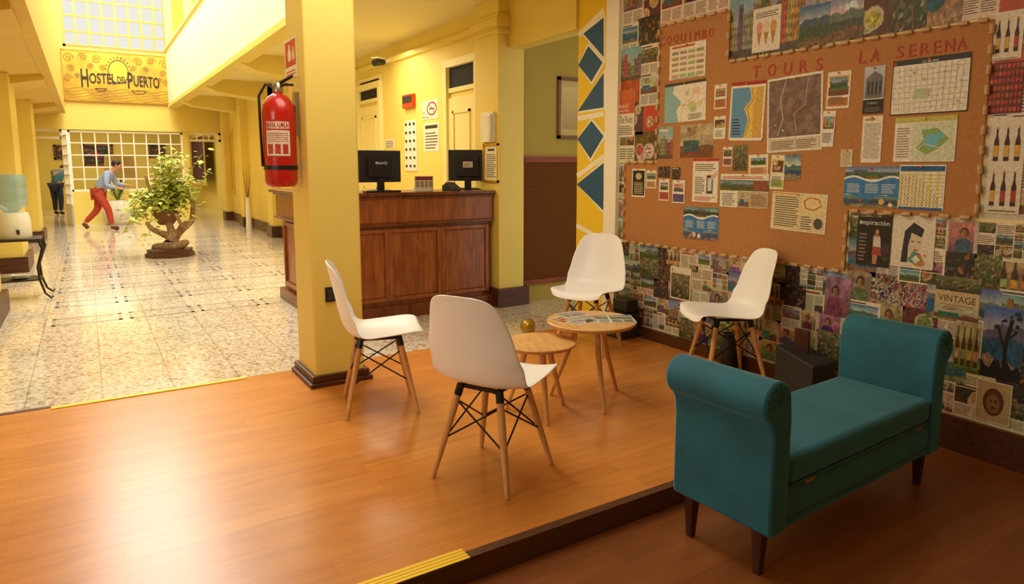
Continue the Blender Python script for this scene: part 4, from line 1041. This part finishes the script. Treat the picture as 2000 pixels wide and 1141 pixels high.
# ------------------------------------------------------------------ tapes
a, b = PZ(100, 797), PZ(475, 738)
o = MB().box(0, 1.03, -.018, .02, .0, .006).build('safety_tape', M['tape'], loc=(a.x, YB-.022, 0)); tag(o, 'yellow edge tape along the laminate where the terrazzo begins', 'tape')
mb = MB(); a, b = PZ(715, 1141), PZ(905, 1080)
for k in range(4): mb.box(0, b.x-a.x+.15, -.045+k*.017, -.032+k*.017, .0005, .007)
mb.box(0, b.x-a.x+.15, -.045, .023, .0, .005)
o = mb.build('safety_tape', M['tape'], loc=(a.x-.15, YS-.005, 0.003)); tag(o, 'ribbed yellow anti-slip strip on the front step edge', 'tape')
# ------------------------------------------------------------------ dark boxes by the wall
y = PX(1214, 630, 3.52).y
t = thing('floor_box', 'low dark grey stepped box on the floor behind the taller table', 'box', (3.52, y, 0), 0)
MB().box(-.09, .09, -.1, .1, 0, .2).build('lower_case', M['gplast'], t, bevel=.01)
MB().box(-.02, .09, -.09, .09, .2, .3).build('upper_case', M['bplast'], t, bevel=.01)
y = PX(1572, 690, 3.48).y
t = thing('magazine_bin', 'black sloped box with a wooden board standing in it, left of bench', 'box', (3.47, y, 0), 0)
MB().prism([(-.13, 0), (.12, 0), (.12, .30), (-.13, .23)], 'x', -.1, .11).build('bin_body', M['gplast'], t, bevel=.01)
MB().box(-.012, .012, -.03, .06, .2, .40).build('wooden_board', M['walnut'], t, bevel=.005)
y = PX(1420, 700, 3.54).y
t = thing('floor_vase', 'dark rounded vase on the floor under the chair by cork wall', 'vase', (3.55, y, 0))
MB().lathe([(0, 0), (.045, 0), (.06, .05), (.062, .12), (.045, .19), (.035, .22), (.045, .24), (.03, .24), (.026, .2), (0, .19)], 24).build('vase_body', M['gplast'], t, smooth=True)
# ------------------------------------------------------------------ banner
p, w, h = rectY(126, 104, 338, 201, YF-.16)
c = Canvas(w, h, (214, 168, 38), (226, 186, 60)); K = (44, 32, 14); K2 = (150, 112, 24)
c.grid(0, 0, 1, 1, 44, 20, lambda x, y: tuple(v*(1+.16*nz(x*2, y, 4.4, 3)+.12*nz(x*2, y, 9.1, 9)) for v in mixc((206, 156, 30), (232, 192, 62), y)), 0)
for r in range(5): c.line([(.02+k/24*.96, .05+r*.05+.022*math.sin(k*1.3+r)) for k in range(25)], .012, K2)
c.ell(.50, .62, .095, .24, K, 24); c.ell(.50, .62, .088, .22, (236, 198, 60), 24)
for k in range(11):
    a = pi*(.05+k*.09); c.line([(.5+.105*math.cos(a), .62+.26*math.sin(a)), (.5+.125*math.cos(a), .62+.31*math.sin(a))], .012, K)
def arch(q): return (q[0], q[1]+.04*math.sin(q[0]*pi))
c.text('H', .16, .26, .065, .36, K, arch, .02); c.text('OSTEL', .232, .33, .24, .21, K, arch, .02); c.text('DEL', .485, .36, .085, .13, K, arch, .02); c.text('P', .58, .26, .05, .33, K, arch, .02); c.text('UERTO', .635, .31, .245, .23, K, arch, .02)
def curl(x, y, s, d): c.line([(x+d*s*(1-k/16)*math.cos(k*.75), y+s*2*(1-k/16)*math.sin(k*.75)) for k in range(15)], .012, K2)
for x, y, s, d in ((.06, .84, .05, 1), (.19, .88, .04, -1), (.31, .84, .045, 1), (.69, .85, .045, -1), (.81, .88, .04, 1), (.94, .84, .05, -1), (.05, .45, .04, 1), (.95, .45, .04, -1), (.08, .64, .035, -1), (.92, .64, .035, 1), (.25, .7, .03, 1), (.36, .68, .03, -1), (.64, .7, .03, 1), (.76, .7, .03, -1), (.13, .5, .025, 1), (.88, .5, .025, 1)): curl(x, y, s, d)
c.line([(.30, .22), (.36, .22), (.38, .27), (.28, .27), (.30, .22)], .012, K); c.line([(.64, .2), (.72, .2), (.75, .26), (.61, .26), (.64, .2)], .012, K)
c.frame((160, 118, 22), .015)
tag(c.build('banner', (p.x, YF-.16, p.z), '-Y', dz=.0006, thick=.0608), 'yellow painted banner with dark lettering and sun above the far partition', 'banner')
# ------------------------------------------------------------------ plant
pp = PZ(333, 500, ZL)
t = thing('potted_ivy', 'big leafy climbing plant on driftwood standing in the corridor', 'plant', (pp.x, pp.y, ZL))
MB().lathe([(0, 0), (.36, 0), (.36, .06), (.33, .07), (.33, .12), (0, .12)], 8).build('pedestal', M['base'], t)
def skin_obj(name, pts, edges, m, parent, root=0, sub=2):
    bm = bmesh.new(); ly = bm.verts.layers.skin.verify(); vs = []
    for i, (p, r) in enumerate(pts):
        v = bm.verts.new(p); v[ly].radius = (r, r); v[ly].use_root = (i == root); vs.append(v)
    for a, b in edges: bm.edges.new((vs[a], vs[b]))
    me = bpy.data.meshes.new(name); bm.to_mesh(me); bm.free(); me.materials.append(m)
    o = bpy.data.objects.new(name, me); COL.objects.link(o); o.parent = parent
    k = o.modifiers.new('Skin', 'SKIN'); k.use_smooth_shade = True
    s = o.modifiers.new('Sub', 'SUBSURF'); s.levels = sub; s.render_levels = sub
    return o
dw = [((0, 0, .1), .13), ((.06, 0, .28), .07), ((.2, -.06, .45), .06), ((.34, -.1, .56), .05), ((.37, -.07, .84), .035), ((.30, -.05, 1.0), .02), ((-.12, -.05, .38), .05), ((-.26, -.12, .46), .04), ((-.32, -.12, .58), .028), ((.02, .02, .52), .06), ((.26, -.2, .24), .045), ((-.26, .1, .16), .05), ((.16, -.25, .52), .032), ((.08, -.28, .7), .024), ((-.2, .0, .9), .03), ((-.28, -.02, 1.3), .022)]
skin_obj('driftwood', dw, [(0, 1), (1, 2), (2, 3), (3, 4), (4, 5), (1, 6), (6, 7), (7, 8), (1, 9), (0, 10), (0, 11), (2, 12), (12, 13), (9, 14), (14, 15)], M['drift'], t, 0, 2)
MB().lathe([(0, .5), (.1, .5), (.15, .56), (.18, .68), (.17, .72), (.15, .7), (0, .68)], 20, (-.02, .1, 0)).build('basket', M['basket'], t, smooth=True)
mb = MB(); mb2 = MB()
def leaf(mb, p, s, R):
    a = R.uniform(0, 2*pi); tl = R.uniform(-.6, .9)
    d = Vector((math.cos(a)*math.cos(tl), math.sin(a)*math.cos(tl), -math.sin(tl))); sd_ = d.cross(Vector((R.uniform(-.4, .4), R.uniform(-.4, .4), 1))).normalized(); n = sd_.cross(d)
    P = [p, p+d*.3*s+sd_*.48*s-n*.05*s, p+d*.62*s+sd_*.3*s, p+d*1.05*s-n*.12*s, p+d*.62*s-sd_*.3*s, p+d*.3*s-sd_*.48*s-n*.05*s, p+d*.5*s+n*.06*s]
    v = [mb.bm.verts.new(q) for q in P]
    for k in range(6): mb.bm.faces.new((v[k], v[(k+1) % 6], v[6]))
R2 = random.Random(5)
for v in range(46):
    p = Vector((-.02, .1, .7)); pts = [p.copy()]
    u_ = R2.random()
    if u_ < .48: tgt = Vector((.16+R2.gauss(0, .2), .05+R2.gauss(0, .2), R2.uniform(1.0, 1.68)))
    elif u_ < .84: tgt = Vector((R2.choice((-.5, -.42, -.3))+R2.gauss(0, .08), R2.gauss(0, .22), R2.uniform(.3, .9)))
    else: tgt = Vector((.4+R2.gauss(0, .08), R2.gauss(0, .2), R2.uniform(.6, 1.1)))
    for k in range(1, 8):
        q = p.lerp(tgt, k/7)+Vector((R2.gauss(0, .03), R2.gauss(0, .03), .16*math.sin(k/7*pi)*(0 if u_ < .48 else 1.5))); pts.append(q)
        for j in range(4): leaf(mb, q+Vector((R2.gauss(0, .06), R2.gauss(0, .06), R2.gauss(0, .05))), R2.uniform(.06, .12), R2)
    mb2.tube(pts, .006, 5)
mb.build('foliage', M['leaf'], t); mb2.build('vines', M['leaf2'], t)
# pale pot with spider plant
pq = PZ(234, 438, ZL)
t = thing('potted_spider_plant', 'arching narrow-leaved plant in a wide pale woven pot', 'plant', (pq.x, pq.y, ZL))
MB().lathe([(0, 0), (.26, 0), (.34, .12), (.36, .28), (.31, .46), (.2, .58), (.17, .6), (.15, .57), (0, .55)], 36, wob=.02, wn=9).build('pot', M['whitepot'], t, smooth=True)
mb = MB()
for k in range(60):
    a = R2.uniform(0, 2*pi); r = R2.uniform(.2, .46); hh = R2.uniform(.25, .5); prev = None
    d = Vector((math.cos(a), math.sin(a), 0)); s = Vector((-d.y, d.x, 0))*.018
    for j in range(6):
        q = Vector((0, 0, .57))+d*(r*j/5)+Vector((0, 0, hh*math.sin(j/5*2.3))); w = s*(1-abs(j-2)/4.2)
        cur = (mb.bm.verts.new(q-w), mb.bm.verts.new(q+w))
        if prev: mb.bm.faces.new((prev[0], prev[1], cur[1], cur[0]))
        prev = cur
mb.build('leaves', M['leaf2'], t)
# tall slim vase
q = PZ(487, 450, ZL)
t = thing('slim_vase', 'tall slim white vase of bare twigs by the corridor wall', 'vase', (min(q.x, 3.14), q.y, ZL))
MB().lathe([(0, 0), (.06, 0), (.065, .1), (.05, .5), (.038, .68), (.05, .74), (.035, .73), (0, .7)], 20).build('vase_body', M['whitep'], t, smooth=True)
mb = MB()
for k in range(6):
    a = k*1.05; mb.tube([(0, 0, .6), (.04*math.cos(a), .04*math.sin(a), .95), (.08*math.cos(a+.4), .08*math.sin(a+.4), 1.2+.05*k)], [.006, .005, .003], 5)
mb.build('twigs', M['drift'], t)
# lamp, pictures in far room
q = PY(234, 325, 22.5); lamp = thing('floor_lamp', 'floor lamp with wide beige drum shade beyond the partition', 'lamp', (q.x, 22.5, ZL))
zc = q.z-ZL
MB().lathe([(.42, zc-.33), (.36, zc+.33), (.35, zc+.33), (.41, zc-.33)], 32).build('lamp_shade', M['shade'], lamp, smooth=True)
MB().tube([(0, 0, .02), (0, 0, zc)], .02, 10).build('pole', M['iron'], lamp); MB().lathe([(0, 0), (.18, 0), (.17, .03), (0, .04)], 24).build('base', M['iron'], lamp, smooth=True)
for (u0, v0, u1, v1, lb) in ((162, 282, 222, 324, 'wide dark painting of flowers on the far room wall'), (290, 281, 322, 308, 'small dark framed picture on the far wall behind the ivy'), (105, 283, 128, 312, 'narrow dark framed picture on far wall left of the door')):
    p, w, h = rectY(u0, v0, u1, v1, 27.5)
    t = thing('framed_painting', lb, 'picture', (p.x, 27.5, p.z))
    MB().box(-w/2, w/2, -.05, .001, -h/2, -h/2+.06).box(-w/2, w/2, -.05, .001, h/2-.06, h/2).box(-w/2, -w/2+.06, -.05, .001, -h/2, h/2).box(w/2-.06, w/2, -.05, .001, -h/2, h/2).build('frame', M['frame'], t)
    c = Canvas(w-.1, h-.1, (70, 44, 30)); photo(c, 'night'); blobs(c, 7, [(200, 70, 40), (220, 150, 60), (120, 90, 50)], .1, .1, .9, .9, .1); c.build('painting', (0, -.02, 0), '-Y', parent=t)
# ------------------------------------------------------------------ water dispenser on iron table
tx, ty = -.7, 9.0
t = thing('iron_table', 'wrought iron side table with curved legs under the water dispenser', 'table', (tx, ty, ZL))
MB().box(-.25, .25, -.22, .22, .635, .66).build('table_top', M['iron'], t, bevel=.006); MB().box(-.22, .22, -.18, .18, .2, .215).build('lower_shelf', M['iron'], t)
for sx in (-1, 1):
    for sy in (-1, 1): MB().tube([(sx*.23, sy*.2, .64), (sx*.26, sy*.22, .55), (sx*.2, sy*.18, .35), (sx*.21, sy*.17, .2), (sx*.25, sy*.2, .06), (sx*.3, sy*.23, .012), (sx*.32, sy*.25, .03)], [.016, .018, .013, .012, .011, .01, .009], 8).build('leg', M['iron'], t, smooth=True)
dsp = thing('water_dispenser', 'white countertop water dispenser on the iron table', 'water dispenser', (tx, ty, ZL+.66))
MB().lathe([(0, 0), (.16, 0), (.17, .03), (.165, .2), (.15, .27), (.1, .28), (0, .28)], 28).build('reservoir', M['whitep'], dsp, smooth=True)
MB().tube([(.05, -.15, .09), (.06, -.21, .09), (.06, -.215, .05)], .014, 8).build('tap', M['bplast'], dsp, smooth=True)
wb = thing('water_bottle', 'large blue water bottle upturned on the white dispenser', 'bottle', (tx, ty, ZL+.94))
MB().lathe([(0, 0), (.06, 0), (.08, .02), (.15, .07), (.155, .12), (.148, .14), (.155, .16), (.155, .24), (.148, .26), (.155, .28), (.155, .36), (.14, .4), (0, .41)], 28).build('bottle_body', M['water'], wb, smooth=True)
for k in range(3):
    o = MB().lathe([(0, 0), (.05, 0), (.09, .018), (.085, .02), (.05, .006), (0, .006)], 20).build('saucer', M['whitep'], loc=(tx+.02, ty-.03, ZL+.216+k*.012), smooth=True)
    tag(o, ['bottom saucer', 'middle saucer', 'top saucer'][k]+' of the white stack on the iron table shelf', 'saucer', 'saucers on the iron table shelf')
# ------------------------------------------------------------------ people
def hand(pts, edges, wi, pw, d, side, r=.009):
    d = Vector(d).normalized(); s = Vector(side).normalized(); n = d.cross(s)
    k = len(pts); w = Vector(pts[wi][0]); pts.append((w+d*.06, .026)); edges.append((wi, k))
    for i, ln in enumerate((.07, .085, .08, .06)):
        b = w+d*.085+s*(.027-.018*i); j = len(pts); pts += [(b, r+.001), (b+d*ln*.55+n*.008, r), (b+d*ln+n*.03, r*.8)]; edges += [(k, j), (j, j+1), (j+1, j+2)]
    j = len(pts); pts += [(w+d*.04+s*.045, r+.001), (w+d*.075+s*.06+n*.02, r*.9)]; edges += [(k, j), (j, j+1)]
def person(label, loc, rot, J, cols):
    t = thing('person', label, 'person', loc, rot)
    N = ['pel', 'spi', 'che', 'nkl', 'nk', 'hl', 'hm', 'ht', 'nose']; idx = {n: i for i, n in enumerate(N)}
    rad = dict(pel=.12, spi=.115, che=.13, nkl=.062, nk=.05, hl=.07, hm=.088, ht=.066, nose=.016)
    pts = [(Vector(J[n]), rad[n]) for n in N]; e = [(0, 1), (1, 2), (2, 3), (3, 4), (4, 5), (5, 6), (6, 7), (6, 8)]
    def add(n, r, to):
        idx[n] = len(pts); pts.append((Vector(J[n]), r)); e.append((idx[to], idx[n]))
    for s in 'RL':
        add('sh'+s, .058, 'che'); add('el'+s, .042, 'sh'+s); add('wr'+s, .027, 'el'+s)
        add('hi'+s, .09, 'pel'); add('kn'+s, .06, 'hi'+s); add('an'+s, .04, 'kn'+s); add('to'+s, .032, 'an'+s)
    for s in 'RL':
        dd = Vector(J['wr'+s])-Vector(J['el'+s]); hand(pts, e, idx['wr'+s], 0, dd, (0, 1 if s == 'R' else -1, .3))
    skin_obj('body', pts, e, M['skin'], t, 0, 1)
    J = {k: Vector(v) for k, v in J.items()}
    sp = [(J['pel']+(J['spi']-J['pel'])*.1, .14), (J['spi'], .138), (J['che'], .152), (J['nkl'], .075)]; se_ = [(0, 1), (1, 2), (2, 3)]
    for s in 'RL':
        k = len(sp); sp += [(J['sh'+s], .073), (J['el'+s], .055), (J['el'+s].lerp(J['wr'+s], .82), .04)]; se_ += [(2, k), (k, k+1), (k+1, k+2)]
    skin_obj('shirt', sp, se_, M[cols[0]], t, 0, 2)
    tp = [(J['pel'], .137)]; te = []
    for s in 'RL':
        k = len(tp); tp += [(J['hi'+s], .108), (J['kn'+s], .078), (J['kn'+s].lerp(J['an'+s], .9), .056)]; te += [(0, k), (k, k+1), (k+1, k+2)]
    skin_obj('trousers', tp, te, M[cols[1]], t, 0, 2)
    for s in 'RL':
        skin_obj('shoe', [(J['an'+s]-(J['to'+s]-J['an'+s])*.22, .044), (J['an'+s].lerp(J['to'+s], .4), .048), (J['to'+s], .036)], [(0, 1), (1, 2)], M[cols[2]], t, 1, 2)
    fw = (J['nose']-J['hm']); fw.normalize(); up = (J['ht']-J['hl']).normalized(); sd2 = up.cross(fw).normalized()
    MB().sphere((0, 0, 0), .095, 16, (1, .92, .88)).build('hair', M['hair'], t, loc=J['hm']-fw*.03+up*.03, smooth=True)
    for s in (-1, 1):
        MB().sphere(J['hm']+fw*.082+sd2*s*.032+up*.005, .011, 8).build('eye', M['hair'], t, smooth=True)
        MB().sphere(J['hm']+sd2*s*.09-fw*.005-up*.01, .026, 8, (.7, .5, 1.1)).build('ear', M['skin'], t, smooth=True)
    MB().sphere(J['hm']+fw*.082-up*.05, .02, 8, (.5, 1.2, .3)).build('mouth', M['redwood'], t, smooth=True)
    return t
mJ = dict(pel=(-.04, 0, .86), spi=(.05, 0, 1.0), che=(.18, 0, 1.17), nkl=(.26, 0, 1.30), nk=(.295, 0, 1.34), hl=(.34, 0, 1.385), hm=(.375, 0, 1.455), ht=(.385, 0, 1.52), nose=(.475, 0, 1.42),
 shR=(.19, -.18, 1.27), elR=(.18, -.26, 1.01), wrR=(.40, -.22, .95), shL=(.19, .18, 1.27), elL=(.30, .25, 1.03), wrL=(.51, .2, 1.0),
 hiR=(-.03, -.09, .83), knR=(.16, -.1, .48), anR=(.21, -.1, .075), toR=(.35, -.11, .036), hiL=(-.03, .09, .83), knL=(-.09, .1, .46), anL=(-.38, .1, .15), toL=(-.30, .1, .04))
q = PZ(201, 450, ZL); person('man in pale blue shirt and rust trousers striding across the corridor', (q.x, q.y, ZL), math.radians(-12), mJ, ('shirt', 'trouser', 'brownshoe'))
wJ = dict(pel=(0, 0, .86), spi=(.05, 0, 1.02), che=(.16, 0, 1.18), nkl=(.26, 0, 1.28), nk=(.3, 0, 1.31), hl=(.35, 0, 1.33), hm=(.42, 0, 1.36), ht=(.46, 0, 1.41), nose=(.5, 0, 1.3),
 shR=(.18, -.17, 1.27), elR=(.28, -.2, 1.03), wrR=(.42, -.15, .88), shL=(.18, .17, 1.27), elL=(.3, .2, 1.03), wrL=(.45, .15, .9),
 hiR=(0, -.09, .83), knR=(.03, -.1, .46), anR=(-.02, -.1, .075), toR=(.11, -.1, .036), hiL=(0, .09, .83), knL=(.06, .1, .46), anL=(.05, .1, .075), toL=(.18, .1, .036))
q = PZ(114, 420, ZL); person('person in teal top and dark jeans bending forward beyond the glass door', (q.x, q.y, ZL), math.radians(60), wJ, ('teal', 'denim', 'bplast'))
# ------------------------------------------------------------------ lights
def area(name, loc, size, sy, power, color, target):
    l = bpy.data.lights.new(name, 'AREA'); l.shape = 'RECTANGLE'; l.size = size; l.size_y = sy; l.energy = power; l.color = color
    o = bpy.data.objects.new(name, l); COL.objects.link(o); o.location = loc
    o.rotation_euler = (Vector(target)-Vector(loc)).to_track_quat('-Z', 'Y').to_euler(); return o
area('skylight_lamp', (.8, 12.5, 6.6), 2.0, 14, 930, (1, .95, .82), (.8, 12.5, 0))
area('far_room_fill', (.8, 24, 2.9), 3, 4, 95, (1, .93, .72), (.8, 24, 0))  # added area light to brighten the far room, no fixture modelled
area('reception_fill', (2.5, 7.6, 2.7), .7, 2.4, 46, (1, .93, .7), (2.7, 7.8, 0))  # added area light that lifts the reception wall, not a modelled fixture
area('lobby_fill', (1.3, 3.1, 2.9), 1.5, 1.5, 36, (1, .91, .72), (1.3, 3.1, 0))  # added overhead fill for the sitting area, no real ceiling lamp
area('left_side_fill', (-3.0, 1.2, 1.9), 1.8, 1.8, 46, (1, .92, .75), (2.4, 2.4, .7))  # added window-like soft light, out of view on the left side
w = bpy.data.worlds.new('World'); scene.world = w; w.use_nodes = True
w.node_tree.nodes['Background'].inputs[0].default_value = (1, .97, .88, 1); w.node_tree.nodes['Background'].inputs[1].default_value = .88
scene.view_settings.view_transform = 'Standard'
